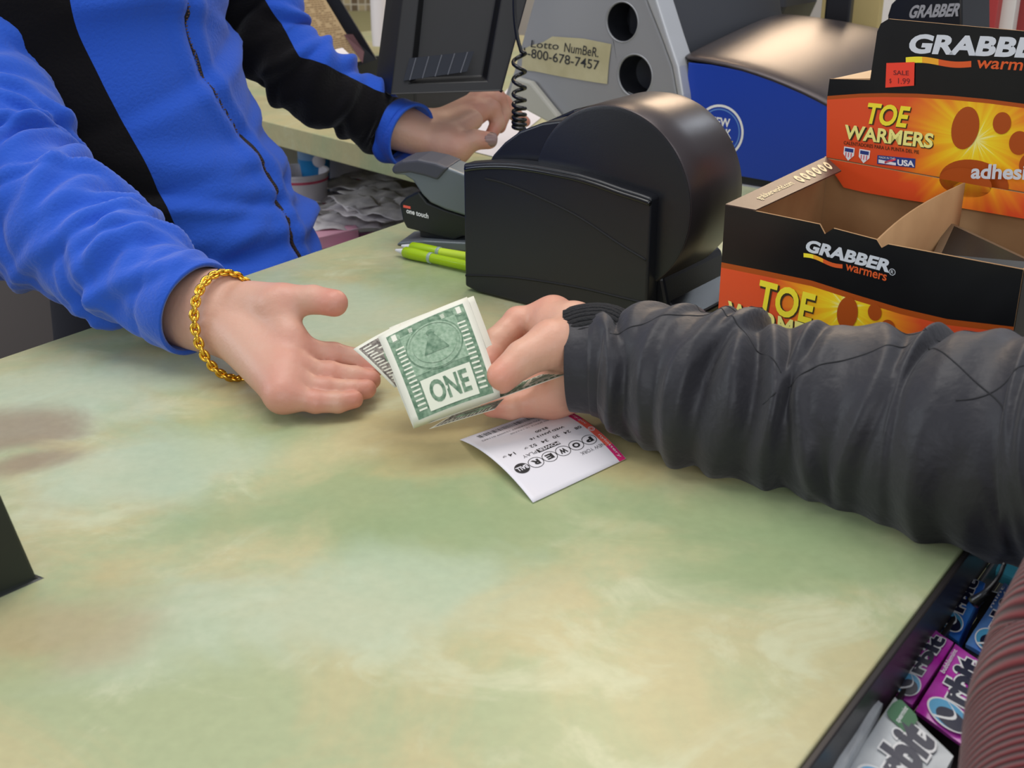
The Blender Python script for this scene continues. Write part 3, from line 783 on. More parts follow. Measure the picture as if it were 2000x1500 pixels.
for k, s in enumerate('POWER'):
    yy = .845 - k * .142
    a.ring(.69, yy, .056, .005, M['ink'], 2, 28, 1.22)
    T(s, .66, yy + .036, yy - .036, .058, M['ink'], .05)
a.disc(.69, .135, .056, .068, M['ink'], 2, 28)
v_, f_, _ = glyphs('BALL', .03); a.add([(.668 + q * .045, .19 - .11 * p) for p, q in v_], f_, M['paper'], 3)
T('NEW YORK', .775, .93, .67, .035, M['grey_ink'])
a.build('print', tmap, tt, off=.00012)

# ------------------------------------------------------------------ display box of toe warmers
BXF = Frame(np.append(Z(1417, 400, .127)[:2], ZC), ex=(.730, -.684, 0), ey=(.576, .818, 0), ez=(0, 0, 1))
bx = thing('display_box', 'open cardboard display box of toe warmers with black and orange print', 'box', BXF(.1, .09, 0))
WB, DB, HB = .2165, .186, .127
fx = lambda u, v: plane_xy(BXF, u, v)
front = [(0, .001), (0, HB)] + pp(BXF, [(1601, 438), (1611, 457), (1628, 446), (1712, 468), (1722, 484), (1735, 477)]) + [(WB, HB - .001), (WB, .001)]
mk('front_wall', prism(BXF, front, 0, .0016), M['card_brown'], bx)
sb = sunburst(*fx(1652, 600), .055, 'front_sunburst')
a = Art()
fpoly = [(x, z) for x, z in front]
cur = pp(BXF, [(1405, 511), (1490, 528), (1586, 548), (1670, 575), (1760, 602), (1850, 623), (1975, 637)])
cur = [(-.0, cur[0][1])] + cur[1:-1] + [(WB, cur[-1][1])]
a.poly([(0, HB)] + front[2:-2] + [(WB, HB - .001)] + cur[::-1], M['card_black'], 1)
a.strip(cur, [(x, z - .004) for x, z in cur], M['brown_print'], 1)
a.strip([(x, z - .004) for x, z in cur], [(x, .001) for x, z in cur], sb, 1)
G = M['grabber_white']
def swoosh(art, fr, p0, p1, th, y=0.0, wob=2.5):
    ms = [M['yellow_print'], M['amber_print'], M['orange_print'], M['orange_print']]
    N = 16
    for i in range(N):
        q = []
        for t in (i / N, (i + 1) / N):
            u = p0[0] + (p1[0] - p0[0]) * t; v = p0[1] + (p1[1] - p0[1]) * t - wob * math.sin(2 * math.pi * t)
            q.append((u, v))
        art.poly(pp(fr, [q[0], q[1], (q[1][0], q[1][1] + th), (q[0][0], q[0][1] + th)], y), ms[min(3, i * 4 // N)], 3)
textq(a, BXF, 'GRABBER', (1571, 490), (1737, 533), (1579, 467), G, 3, .045)
swoosh(a, BXF, (1570, 494), (1646, 516), 8)
textq(a, BXF, 'warmers', (1651, 527), (1731, 549), (1653, 515), M['orange_print'], 3, .015)
rc = fx(1743, 531); a.ring(rc[0], rc[1], .0021, .0004, G, 3, 24); a.text('R', rc[0] - .0009, rc[1] - .0011, .0018, .0022, G, 3)
for (s, bl_, br2, tl_, m_) in (('TOE', (1476, 603), (1584, 634), (1486, 545), M['yellow_print']), ('WARMERS', (1421, 629), (1616, 690), (1423, 586), M['pale_yellow'])):
    textq(a, BXF, s, bl_, br2, tl_, M['outline'], 4, .05, shift=(.0008, -.0008)); textq(a, BXF, s, bl_, br2, tl_, m_, 6, .03)
textq(a, BXF, 'CALENTADORES PARA LA PUNTA DEL PIE', (1421, 640), (1600, 697), (1421, 633), M['outline'], 4)
def paw(art, fr, c, s, y=0.0, layer=4):
    x, z = plane_xy(fr, c[0], c[1], y)
    art.disc(x - .016 * s, z + .010 * s, .0085 * s, .013 * s, M['brown_print'], layer, rot=-.1)
    art.disc(x + .006 * s, z + .016 * s, .0055 * s, .0065 * s, M['brown_print'], layer)
    art.disc(x + .018 * s, z + .006 * s, .006 * s, .007 * s, M['brown_print'], layer)
    art.disc(x + .026 * s, z - .006 * s, .006 * s, .007 * s, M['brown_print'], layer)
    art.disc(x - .006 * s, z - .022 * s, .022 * s, .014 * s, M['brown_print'], layer)
paw(a, BXF, (1690, 645), .9)
a.build('front_print', lambda x, z, o: BXF(x, -.0001 - o, z), bx)
# side, rear, floor walls
mk('side_wall', box(BXF, 0, .0014, .002, DB, .001, HB - .001), M['card_brown'], bx)
mk('side_wall', box(BXF, WB - .0014, WB, .002, DB, .001, HB - .002), M['card_brown'], bx)
mk('side_print', box(BXF, WB + .0001, WB + .0005, .001, DB, .001, HB - .002), M['card_black'], bx)
mk('side_print', box(BXF, -.0005, -.0001, .001, DB, .001, HB - .001), M['card_black'], bx)
mk('floor_panel', box(BXF, .0015, WB - .0015, .002, DB, .001, .003), M['card_brown'], bx)
HF = Frame(np.append(Z(1613, 307, .127)[:2], ZC), ex=(.7225, -.6914, 0), ey=(.6914, .7225, 0), ez=(0, 0, 1))
mk('rear_wall', box(HF, -.002, WB, .001, .003, .001, HB), M['card_brown'], bx)
zt = plane_xy(HF, 1735, 36)[1]
hp_ = pp(HF, [(1613.6, 307), (1620, 154), (1699, 156), (1713, 62), (1720, 46), (1735, 37)]) + [(WB, zt), (WB, HB - .0)]
hp_[0] = (hp_[0][0], HB)
mk('header_panel', prism(HF, hp_, .0005, .0025), M['card_brown'], bx)
a = Art()
hc = pp(HF, [(1618, 188), (1680, 183), (1727, 182), (1790, 183), (1855, 187), (1930, 194), (2000, 203), (2060, 213)])
hc = [(hp_[1][0] - .0005, hc[0][1])] + hc[1:-1] + [(WB, hc[-1][1])]
sb2 = sunburst(*plane_xy(HF, 1906, 273), .062, 'header_sunburst')
a.poly([hp_[1], hp_[2], hp_[3], hp_[4], hp_[5], (WB, zt)] + hc[::-1], M['card_black'], 1)
a.strip(hc, [(x, z - .003) for x, z in hc], M['brown_print'], 1)
lo = [(hp_[0][0] + (WB - hp_[0][0]) * i / 7, HB) for i in range(8)]
a.strip([(x, z - .003) for x, z in hc], lo, sb2, 1)
textq(a, HF, 'GRABBER', (1771, 104), (2064, 116), (1781, 66), G, 3, .045)
swoosh(a, HF, (1769, 112), (1897, 119), 12, wob=3)
textq(a, HF, 'warmers', (1905, 133), (2048, 141), (1909, 117), M['orange_print'], 3, .015)
for (s, bl_, br2, tl_, m_) in (('TOE', (1687, 241), (1769, 250), (1697, 200), M['yellow_print']), ('WARMERS', (1648, 271), (1821, 290), (1651, 243), M['pale_yellow'])):
    textq(a, HF, s, bl_, br2, tl_, M['outline'], 4, .05, shift=(.0007, -.0007)); textq(a, HF, s, bl_, br2, tl_, m_, 6, .03)
textq(a, HF, 'CALENTADORES PARA LA PUNTA DEL PIE', (1648, 282), (1795, 301), (1648, 275), M['outline'], 4, .01)
for (u, v) in ((1658, 299), (1688, 304)):
    x, z = plane_xy(HF, u, v); r = .0048
    a.poly([(x - r, z + r), (x + r, z + r), (x + r, z - r * .3), (x, z - r * 1.3), (x - r, z - r * .3)], M['white'], 4)
    a.poly([(x - r * .8, z + r * .8), (x + r * .8, z + r * .8), (x + r * .8, z + r * .2), (x - r * .8, z + r * .2)], M['usblue'], 5)
    for k in range(3): a.rect(x - r * .6 + k * r * .5, z - r * .7, x - r * .45 + k * r * .5, z + r * .1, M['red_print'], 5)
a.poly(pp(HF, [(1714, 303), (1788, 310), (1787, 328), (1713, 320)]), M['usblue'], 4)
a.poly(pp(HF, [(1716, 311), (1750, 318), (1750, 323), (1716, 318)]), M['white'], 5)
a.poly(pp(HF, [(1728, 315), (1750, 309), (1750, 313), (1728, 320)]), M['red_print'], 5)
textq(a, HF, 'MADE IN THE', (1717, 309), (1748, 312), (1717, 305), M['white'], 6)
textq(a, HF, 'USA', (1753, 323), (1786, 326), (1753, 311), M['white'], 6, .04)
paw(a, HF, (1930, 290), 1.25)
textq(a, HF, 'adhesive', (1896, 345), (2044, 330), (1898, 318), G, 6, .03) if False else None
a.build('header_print', lambda x, z, o: HF(x, .0004 - o, z), bx)
# folded-in flap below the fold line
fl = [(-.0, HB), (WB, HB)] + pp(HF, [(2080, 442), (2000, 427), (1871, 405), (1769, 390), (1690, 376), (1648, 366), (1634, 345)], -.004)
v, f = prism(HF, fl, -.004, -.0028)
mk('inner_flap', (v, f), M['card_brown'], bx)
a = Art(); a.poly(fl, sb2, 1)
textq(a, HF, 'adhesive', (1896, 349), (2046, 352), (1899, 320), G, 2, .03, -.004)
px_, pz_ = plane_xy(HF, 1890, 360, -.004); a.disc(px_ - .002, pz_ + .001, .021, .011, M['brown_print'], 1)
a.build('flap_print', lambda x, z, o: HF(x, -.0042 - o, z), bx)
# top-left turned-in strip
def topq(px, z): return np.array([Z(u, v, z) for u, v in px])
q = topq([(1417, 400), (1613, 307), (1643, 334), (1476, 411)], .1275)
mk('turned_edge', (q, [(0, 1, 2, 3)]), M['flap_brown'], bx, solid=.001)
a = Art()
def tmap2(x, y, o): 
    p = (q[0] * (1 - x) + q[1] * x) * y + (q[3] * (1 - x) + q[2] * x) * (1 - y); return p + np.array([0, 0, .0008 + o])
a.text('grabberworld.com', .16, .28, .36, .36, M['cream'], 1, .01)
for k in range(6): 
    a.disc(.60 + k * .066, .5, .024, .26, M['cream'], 1, 20); a.disc(.60 + k * .066, .5, .012, .12, M['flap_brown'], 2, 5)
a.build('edge_print', tmap2, bx)
# divider
p0 = BXF(*[plane_xy(BXF, 1705, 468)[0], .004, 0]); zf = plane_xy(BXF, 1706, 468)[1]
xb, zb2 = plane_xy(HF, 1884, 357, -.012); p1 = HF(xb, -.012, 0)
rows = []
for t in np.linspace(0, 1, 12):
    p = p0 * (1 - t) + p1 * t + HF.ex * (-.006 * math.sin(math.pi * t)); zt_ = ZC + zf - .003 + (zb2 - zf + .003) * (t ** .93)
    rows.append((p[0], p[1], ZC + .004)); rows.append((p[0], p[1], zt_))
mk('divider', (np.array(rows), [(2 * i, 2 * i + 2, 2 * i + 3, 2 * i + 1) for i in range(11)]), M['card_brown'], bx, solid=.0013, smooth=True)
# cream corner tab and edges
mk('corner_tab', (np.array([HF(*p) for p in [(hp_[1][0], .006, hp_[1][1] - .001), (hp_[2][0] - .002, .012, hp_[2][1] - .001), (hp_[2][0] - .001, .03, hp_[2][1] + .004), (hp_[2][0] - .012, .05, hp_[2][1] + .003)]]), [(0, 1, 2, 3)]), M['card_edge'], bx, solid=.001)
# sticker
stk = Art(); stk.poly(pp(HF, [(1732, 123), (1787, 121), (1786, 167), (1730, 171)]), M['sticker'], 0)
sg = thing('sale_sticker', 'red orange sale price sticker on the box header', 'sticker', HF(*[plane_xy(HF, 1758, 146)[0], 0, plane_xy(HF, 1758, 146)[1]]))
stk.build('sticker_paper', lambda x, z, o: HF(x, -.0006 - o, z), sg)
stk = Art(); textq(stk, HF, 'SALE', (1746, 146), (1776, 147), (1746, 137), M['sticker_ink'], 1, .01); textq(stk, HF, '1.99', (1755, 163), (1778, 164), (1755, 152), M['sticker_ink'], 1)
textq(stk, HF, '$', (1738, 163), (1742, 163), (1738, 153), M['sticker_ink'], 1)
stk.build('price_print', lambda x, z, o: HF(x, -.0007 - o, z), sg)
# warmer packets inside the right compartment
def packet(px, z, label):
    P_ = topq(px, 0)
    P_ = np.array([Z(u, v, zz) for (u, v), zz in zip(px, z)])
    t = thing('warmer_packet', label, 'packet', P_.mean(0), 'warmer packets in the display box')
    mid = P_.mean(0)
    n_ = nrm(np.cross(P_[1] - P_[0], P_[2] - P_[0])); n_ = n_ if n_[2] > 0 else -n_
    V = list(P_) + [mid + (p - mid) * .8 + n_ * .004 for p in P_] + [mid + (p - mid) * .8 - n_ * .003 for p in P_]
    f = [(i, (i + 1) % 4, (i + 1) % 4 + 4, i + 4) for i in range(4)] + [(4, 5, 6, 7)] + [(i, (i + 1) % 4, (i + 1) % 4 + 8, i + 8) for i in range(4)] + [(8, 9, 10, 11)]
    mk('wrapper', (np.array(V), f), [mat('clear_seal', (120, 104, 86), .2), M['card_black']], t, midx=[0] * 4 + [1] + [0] * 4 + [1])
    a = Art(); T_ = V[4:8]
    a.text('Grabber', .12, .3, .76, .34, M['grabber_white'], 1, .02)
    a.build('packet_print', lambda x, y, o: (np.array(T_[0]) * (1 - x) + np.array(T_[1]) * x) * (1 - y) + (np.array(T_[3]) * (1 - x) + np.array(T_[2]) * x) * y + n_ * (.0004 + o), t)
packet([(1820, 500), (2030, 570), (2040, 520), (1852, 432)], (.085, .08, .095, .1), 'black warmer packet in clear film in the right compartment, uppermost')
packet([(1800, 520), (1960, 560), (1990, 540), (1832, 470)], (.066, .062, .07, .075), 'black warmer packet mostly hidden under another in the box')

# ------------------------------------------------------------------ people
def skin_mat(name, base, red, redness):
    m = mat(name, base, .46, bump=(260, .35, .0010), sss=.12)
    nt = m.node_tree; b = nt.nodes['Principled BSDF']; L = nt.links
    at = nt.nodes.new('ShaderNodeAttribute'); at.attribute_name = 'field'
    tc = nt.nodes.new('ShaderNodeTexCoord')
    n = nt.nodes.new('ShaderNodeTexNoise'); n.inputs['Scale'].default_value = 45; n.inputs['Detail'].default_value = 4; L.new(tc.outputs['Object'], n.inputs['Vector'])
    ml = nt.nodes.new('ShaderNodeMath'); ml.operation = 'MULTIPLY_ADD'; ml.inputs[1].default_value = .35; L.new(n.outputs['Fac'], ml.inputs[0]); L.new(at.outputs['Fac'], ml.inputs[2])
    sb_ = nt.nodes.new('ShaderNodeMath'); sb_.operation = 'SUBTRACT'; sb_.use_clamp = True; sb_.inputs[1].default_value = .14; L.new(ml.outputs[0], sb_.inputs[0])
    mx = nt.nodes.new('ShaderNodeMix'); mx.data_type = 'RGBA'; mx.inputs[6].default_value = rgba(base); mx.inputs[7].default_value = rgba(red)
    L.new(sb_.outputs[0], mx.inputs[0]); L.new(mx.outputs[2], b.inputs['Base Color'])
    return m
SKIN = skin_mat('skin_cashier', (206, 162, 140), (198, 108, 92), .5)
SKIN2 = skin_mat('skin_customer', (216, 168, 142), (206, 112, 92), .5)
NAIL = mat('nail', (214, 170, 156), .25, coat=.3)

def hand(wrist, arm, fingers, thumb, palmr, fr, tr, res=.0014, extra=(), wr=(.021, .019), scale=1.0):
    """fingers: list of four chains [MCP,PIP,DIP,TIP]; palm cones run wrist -> MCP"""
    q = lambda p: D(*p)
    w0, w1 = q(wrist[0]), q(wrist[1])              # radial and ulnar sides of the wrist
    a0, a1 = q(arm[0]), q(arm[1])
    palm = [(a0, w0, wr[0] * 1.12, wr[0]), (a1, w1, wr[1] * 1.12, wr[1]), ((a0 + a1) / 2, (w0 + w1) / 2, wr[0] * 1.15, wr[0] * 1.02)]
    n = len(fingers)
    for i, fg in enumerate(fingers):
        m = q(fg[0]); b = w0 * (1 - i / (n - 1)) + w1 * (i / (n - 1)); b = b * .8 + (w0 + w1) / 2 * .2
        palm.append((b, m, palmr * 1.25, palmr))
    for i in range(n - 1):
        palm.append((q(fingers[i][0]), q(fingers[i + 1][0]), palmr * .9, palmr * .9))
    for e in extra: palm.append((q(e[0]), q(e[1]), e[2], e[3]))
    th = [q(p) for p in thumb]
    groups = [(.012, palm)]; kk = [.01]
    groups.append((.003, [(th[i], th[i + 1], tr[i], tr[i + 1]) for i in range(3)])); kk.append(.010)
    knuck = []
    for i, fg in enumerate(fingers):
        P_ = [q(p) for p in fg]; r = fr[i]
        rr = [r * 1.12, r * 1.0, r * .93, r * .80]
        cs = []
        for j in range(3):
            mid = (P_[j] + P_[j + 1]) / 2
            cs.append((P_[j], mid, rr[j], (rr[j] + rr[j + 1]) / 2 * .91)); cs.append((mid, P_[j + 1], (rr[j] + rr[j + 1]) / 2 * .91, rr[j + 1]))
        groups.append((.002, cs)); kk.append(.0010)
        knuck += [(P_[0], .016), (P_[1], .010), (P_[3], .011)]
    knuck += [(th[3], .012), (th[1], .013)]
    V, Fc = organic(groups, res, kk, pre=2, smooth=2)
    f = np.zeros(len(V))
    for c, r in knuck: f = np.maximum(f, .75 * np.exp(-(np.linalg.norm(V - c, axis=1) / r) ** 2))
    return V, Fc, f
def nail(parent, tip, prev, up, r, m=NAIL):
    tip, prev = D(*tip), D(*prev); ez = nrm(tip - prev); up = np.array(up, float); n_ = nrm(up - np.dot(up, ez) * ez); sx = np.cross(ez, n_)
    V = []; Fc = []
    for i in range(7):
        for j in range(7):
            a, b = (i / 6 - .5) * 2, (j / 6 - .5) * 2
            a2 = a * math.sqrt(1 - b * b / 2.4); b2 = b * math.sqrt(1 - a * a / 2.4)
            an = a2 * 1.05
            V.append(tip + ez * (b2 * r * .78 + r * .12) + sx * math.sin(an) * r * .93 + n_ * (math.cos(an) * r * 1.02 - r * .12 * max(0, b2)))
    for i in range(6):
        for j in range(6): Fc.append((i * 7 + j, i * 7 + j + 1, (i + 1) * 7 + j + 1, (i + 1) * 7 + j))
    return mk('fingernail', (np.array(V), Fc), m, parent, smooth=True, solid=.0007)

def fleece(name, c, c2=None):
    m = mat(name, c, .95, spec=.15, sheen=.22, bump=(330, .5, .0014), var=(c2 or c, 9, .6))
    return m
def two_tone(name, c1, c2):   # material split by the sign of the vertex field, the seam between two cloths
    m = fleece(name, c1)
    nt = m.node_tree; b = nt.nodes['Principled BSDF']; L = nt.links
    at = nt.nodes.new('ShaderNodeAttribute'); at.attribute_name = 'field'
    gt = nt.nodes.new('ShaderNodeMath'); gt.operation = 'GREATER_THAN'; gt.inputs[1].default_value = 0; L.new(at.outputs['Fac'], gt.inputs[0])
    mx = nt.nodes.new('ShaderNodeMix'); mx.data_type = 'RGBA'; mx.inputs[6].default_value = rgba(c1); mx.inputs[7].default_value = rgba(c2)
    L.new(gt.outputs[0], mx.inputs[0]); L.new(mx.outputs[2], b.inputs['Base Color'])
    b.inputs['Sheen Weight'].default_value = .12
    return m
BLUE = (42, 86, 190); BLK = (13, 11, 13)
M['fleece_blue'] = fleece('blue_fleece', BLUE, (50, 96, 202))
M['fleece_two'] = two_tone('blue_and_black_fleece', BLUE, BLK)
M['fleece_in'] = fleece('navy_lining', (14, 26, 80))
M['trousers'] = mat('dark_trousers', (30, 30, 40), .9)

cashier = thing('person', 'cashier in a blue and black fleece jacket reaching across the counter', 'person', (-.34, 1.25, 0))
# near (right) hand
V1, F1, f1 = hand(wrist=[(432, 583, .935), (437, 642, .925)], arm=[(300, 560, .99), (318, 610, .98)],
    fingers=[[(572, 684, .888), (652, 694, .899), (700, 704, .903), (728, 720, .900)],
             [(565, 722, .876), (644, 730, .884), (694, 738, .889), (724, 742, .889)],
             [(558, 752, .866), (634, 760, .870), (686, 764, .875), (716, 760, .877)],
             [(552, 772, .858), (616, 785, .858), (660, 786, .861), (692, 780, .864)]],
    thumb=[(490, 588, .915), (556, 588, .900), (612, 585, .893), (653, 592, .885)],
    palmr=.0105, fr=[.0094, .0092, .0088, .0080], tr=[.0150, .0124, .0100, .0098],
    extra=[((535, 600, .898), (566, 650, .888), .012, .010), ((470, 650, .915), (550, 740, .875), .018, .013)], wr=(.021, .021))
# far (left) hand
V2, F2, f2 = hand(wrist=[(838, 272, 1.405), (842, 248, 1.43)], arm=[(738, 240, 1.395), (744, 228, 1.405)],
    fingers=[[(928, 222, 1.455), (962, 212, 1.465), (972, 240, 1.470), (960, 262, 1.462)],
             [(940, 204, 1.478), (974, 193, 1.490), (984, 222, 1.495), (976, 248, 1.490)],
             [(940, 196, 1.495), (985, 200, 1.505), (1003, 220, 1.51), (1016, 236, 1.51)],
             [(938, 200, 1.508), (988, 216, 1.515), (1010, 226, 1.52), (1026, 238, 1.52)]],
    thumb=[(868, 284, 1.40), (896, 288, 1.395), (926, 273, 1.392), (955, 274, 1.392)],
    palmr=.0112, fr=[.0098, .0098, .0092, .0082], tr=[.0175, .0158, .0112, .0098], res=.0019,
    extra=[((880, 262, 1.40), (925, 235, 1.43), .014, .011), ((860, 270, 1.41), (885, 296, 1.40), .016, .014)], wr=(.021, .019))
# the rest of the body, one coarse surface under the clothes
def gp(x, y, z): return np.array([x, y, ZC + z])
sh = gp(-.47, 1.27, .40); fE = np.array([.583, .812, 0]); fF = np.array([.812, -.583, 0])
shR = sh - fE * .175; shL = sh + fE * .175; hip = gp(-.335, 1.24, .0)
elR = D(-40, 420, 1.06); elL = D(521, 58, 1.355)
head = sh + np.array([.10, -.07, .27])
core = [(hip, gp(-.39, 1.245, .18), .085, .09), (gp(-.39, 1.245, .18), sh - (0, 0, .08), .10, .115), (shR + (0, 0, -.02), shL + (0, 0, -.02), .055, .055),
        (sh, head - (0, 0, .10), .058, .052), (shR, D(-60, 40, 1.12), .045, .040), (D(-60, 40, 1.12), D(-30, 260, 1.08), .040, .038), (D(-30, 260, 1.08), D(30, 395, 1.04), .038, .036), (D(30, 395, 1.04), D(185, 488, .995), .036, .028), (D(185, 488, .995), D(310, 580, .97), .028, .022), (shL, elL, .045, .030), (elL, D(626, 165, 1.368), .030, .026), (D(626, 165, 1.368), D(745, 236, 1.40), .026, .022),
        (hip - fE * .07, gp(-.40, 1.19, -.5), .058, .048), (hip + fE * .07, gp(-.30, 1.36, -.5), .058, .048), (gp(-.40, 1.19, -.5), gp(-.42, 1.20, -.87), .056, .04), (gp(-.30, 1.36, -.5), gp(-.32, 1.37, -.87), .056, .04),
        (head - (0, 0, .02), head + (0, 0, .03), .078, .085), (head - (0, 0, .03) + fF * .02, head - (0, 0, .085) + fF * .055, .062, .034),
        (head + fF * .085 + (0, 0, .01), head + fF * .108 - (0, 0, .03), .010, .015), (head + fE * .082 - (0, 0, .01), head + fE * .086 + (0, 0, .02), .016, .018), (head - fE * .082 - (0, 0, .01), head - fE * .086 + (0, 0, .02), .016, .018),
        (head + fF * .085 - (0, 0, .062), head + fF * .09 - (0, 0, .070), .016, .014)]
V3, F3 = organic([(.02, core)], .008, [.02])
VV, FF = join((V1, F1), (V2, F2), (V3, F3))
body = mk('body', (VV, FF), SKIN, cashier, smooth=True, attr=np.concatenate([f1, f2, np.zeros(len(V3))]))
for s_ in (-1, 1):
    e_ = head + fF * .083 + fE * .032 * s_ + (0, 0, .012)
    mk('eye', lathe(Frame(e_, ex=fE, ey=(0, 0, 1), ez=fF), [(.0001, .0122), (.005, .011), (.009, .008), (.012, .001), (.011, -.005)], 16, cap=False), [mat('eye', (235, 232, 228), .2)], body, smooth=True)
hairm = mat('dark_hair', (28, 22, 20), .7, bump=(300, .6, .004))
Vh, Fh = organic([(.03, [(head + (0, 0, .035) - fF * .012, head + (0, 0, .05) - fF * .01, .092, .086), (head - fF * .045, head - fF * .05 + (0, 0, -.05), .07, .05)])], .008, [.02])
mk('hair', (Vh, Fh), hairm, cashier, smooth=True)
nail(body, (957, 274, 1.392), (926, 273, 1.392), (0.1, -.9, .35), .0096, mat('dirty_nail', (150, 122, 118), .3))
# trousers and shoes
def leg(P0, P1, P2, nm='trouser_leg'):
    l = Loft([(*P0, .072, .078), (*((P0 + P1) / 2), .074, .078), (*P1, .068, .07), (*P2, .062, .066)], fF, 40, 32, wrinkles(3, .9, 14, .004, .02))
    mk(nm, l.vf(), M['trousers'], cashier, smooth=True, solid=.002)
leg(hip - fE * .07, gp(-.40, 1.19, -.5), gp(-.42, 1.20, -.88)); leg(hip + fE * .07, gp(-.30, 1.36, -.5), gp(-.32, 1.37, -.88))
for c_ in (gp(-.42, 1.20, -.95), gp(-.32, 1.37, -.95)):
    fr = Frame(c_, ex=fF, ey=fE, ez=(0, 0, 1))
    mk('shoe', box(fr, -.09, .11, -.045, .045, 0, .085), M['black_deep'], cashier, bevel=.03, seg=4)

# jacket body: rings at heights, theta 0 = front
class Torso:
    def __init__(s, rows, nz=110, seg=160):
        S = catmull(rows, nz); s.z = S[:, 2]; th = np.linspace(-np.pi, np.pi, seg, endpoint=False)
        s.th = th; Zz, T = np.meshgrid(np.arange(nz), th, indexing='ij')
        wr = wrinkles(21, .5, 70, .0052, .010, .06)
        lenz = (S[:, 2] - S[0, 2])[:, None] * np.ones_like(T)
        d = wr(lenz, T)
        d += .006 * np.exp(-((lenz - .02) / .02) ** 2) * np.sin(5 * T + 1)
        # placket bulge along the zip
        s.zipth = np.interp(S[:, 2], [-.1, .0, .05, .1, .15, .2, .3], [.33, .33, .40, .40, .24, .20, .2])[:, None]
        dz = T - s.zipth
        d += .004 * np.exp(-((np.abs(dz) - .10) / .05) ** 2) - .003 * np.exp(-(dz / .03) ** 2)
        a = S[:, 3:4]; b = S[:, 4:5]
        p = 2.0
        s.V = np.stack([S[:, 0:1] + (b + d) * np.cos(T) * fF[0] + (a + d) * np.sin(T) * fE[0],
                        S[:, 1:2] + (b + d) * np.cos(T) * fF[1] + (a + d) * np.sin(T) * fE[1], ZC + S[:, 2:3] + 0 * T], -1)
        s.nz, s.seg = nz, seg
rows = [(-.315, 1.23, -.075, .128, .108), (-.325, 1.235, -.035, .134, .114), (-.337, 1.235, .0, .138, .116), (-.350, 1.238, .04, .138, .115), (-.374, 1.24, .09, .140, .117),
        (-.400, 1.24, .15, .146, .121), (-.418, 1.245, .21, .152, .125), (-.425, 1.25, .28, .165, .128), (-.455, 1.26, .36, .172, .115), (-.47, 1.27, .43, .11, .075), (-.465, 1.265, .47, .075, .07), (-.46, 1.26, .52, .075, .07)]
to = Torso(rows)
U, W_ = proj(to.V)
# the seam between black flank and blue front, measured in the picture, found on the cloth
def seam(px):
    px = sorted(px, key=lambda p: p[1]); return lambda v: np.interp(v, [p[1] for p in px], [p[0] for p in px])
sm = seam([(118, -60), (126, 0), (154, 70), (185, 130), (215, 187), (240, 250), (261, 271), (300, 345), (327, 420), (360, 476), (375, 520), (380, 600)])
vis = (to.th[None, :] > -1.9) & (to.th[None, :] < 1.4)
fld = np.zeros(U.shape)
T0 = []
for j in range(to.nz):
    ok = np.where((to.th > -1.75) & (to.th < .6))[0]
    g_ = U[j][ok] - sm(W_[j][ok])            # grows with theta on the visible side
    k_ = np.where((g_[:-1] < 0) & (g_[1:] >= 0))[0]
    if len(k_): k_ = k_[0]; T0.append(to.th[ok[k_]] + (to.th[1] - to.th[0]) * (-g_[k_]) / (g_[k_ + 1] - g_[k_]))
    else: T0.append(T0[-1] if T0 else -.8)
T0 = np.convolve(np.pad(np.clip(T0, -1.3, -.1), 6, mode='edge'), np.ones(13) / 13, 'valid')
for j in range(to.nz):
    fld[j] = np.minimum((T0[j] - to.th) / .3, (to.th + 2.4) / .3)
fs = []
for j in range(to.nz - 1):
    for i in range(to.seg): fs.append((j * to.seg + i, j * to.seg + (i + 1) % to.seg, (j + 1) * to.seg + (i + 1) % to.seg, (j + 1) * to.seg + i))
jk = mk('jacket', (to.V.reshape(-1, 3), fs), M['fleece_two'], cashier, smooth=True, attr=fld.ravel(), solid=.003)
# zip
zp = []
for j in range(0, to.nz - 14, 2):
    th0 = to.zipth[j, 0]; i = int(round((th0 + np.pi) / (2 * np.pi) * to.seg)) % to.seg
    t_ = (th0 + np.pi) / (2 * np.pi) * to.seg; i = int(t_); fr_ = t_ - i
    zp.append(to.V[j, i % to.seg] * (1 - fr_) + to.V[j, (i + 1) % to.seg] * fr_ + fF * .0012)
zpt = catmull(zp, 220)
def band(path, w_, side):
    T_ = nrm(np.gradient(path, axis=0)); s_ = nrm(np.cross(T_, side)); V = []
    for p, q_ in zip(path, s_): V += [p - q_ * w_, p + q_ * w_]
    return np.array(V), [(2 * i, 2 * i + 1, 2 * i + 3, 2 * i + 2) for i in range(len(path) - 1)]
mk('zip_tape', band(zpt, .0034, fF + (.1, 0, 0)), mat('zip_tape', (26, 22, 26), .8), jk, solid=.001)
teeth = []
for k in range(0, len(zpt) - 1):
    p = zpt[k]; fr = Frame(p + fF * .001, ex=fE, ey=fF, ez=(0, 0, 1)); sgn = (k % 2) * .001 - .0005
    teeth.append(box(fr, -.0012 + sgn, .0012 + sgn, -.0002, .0008, -.0005, .0005))
mk('zip_teeth', join(*teeth), mat('zip_teeth', (110, 84, 70), .35, metal=.7), jk)
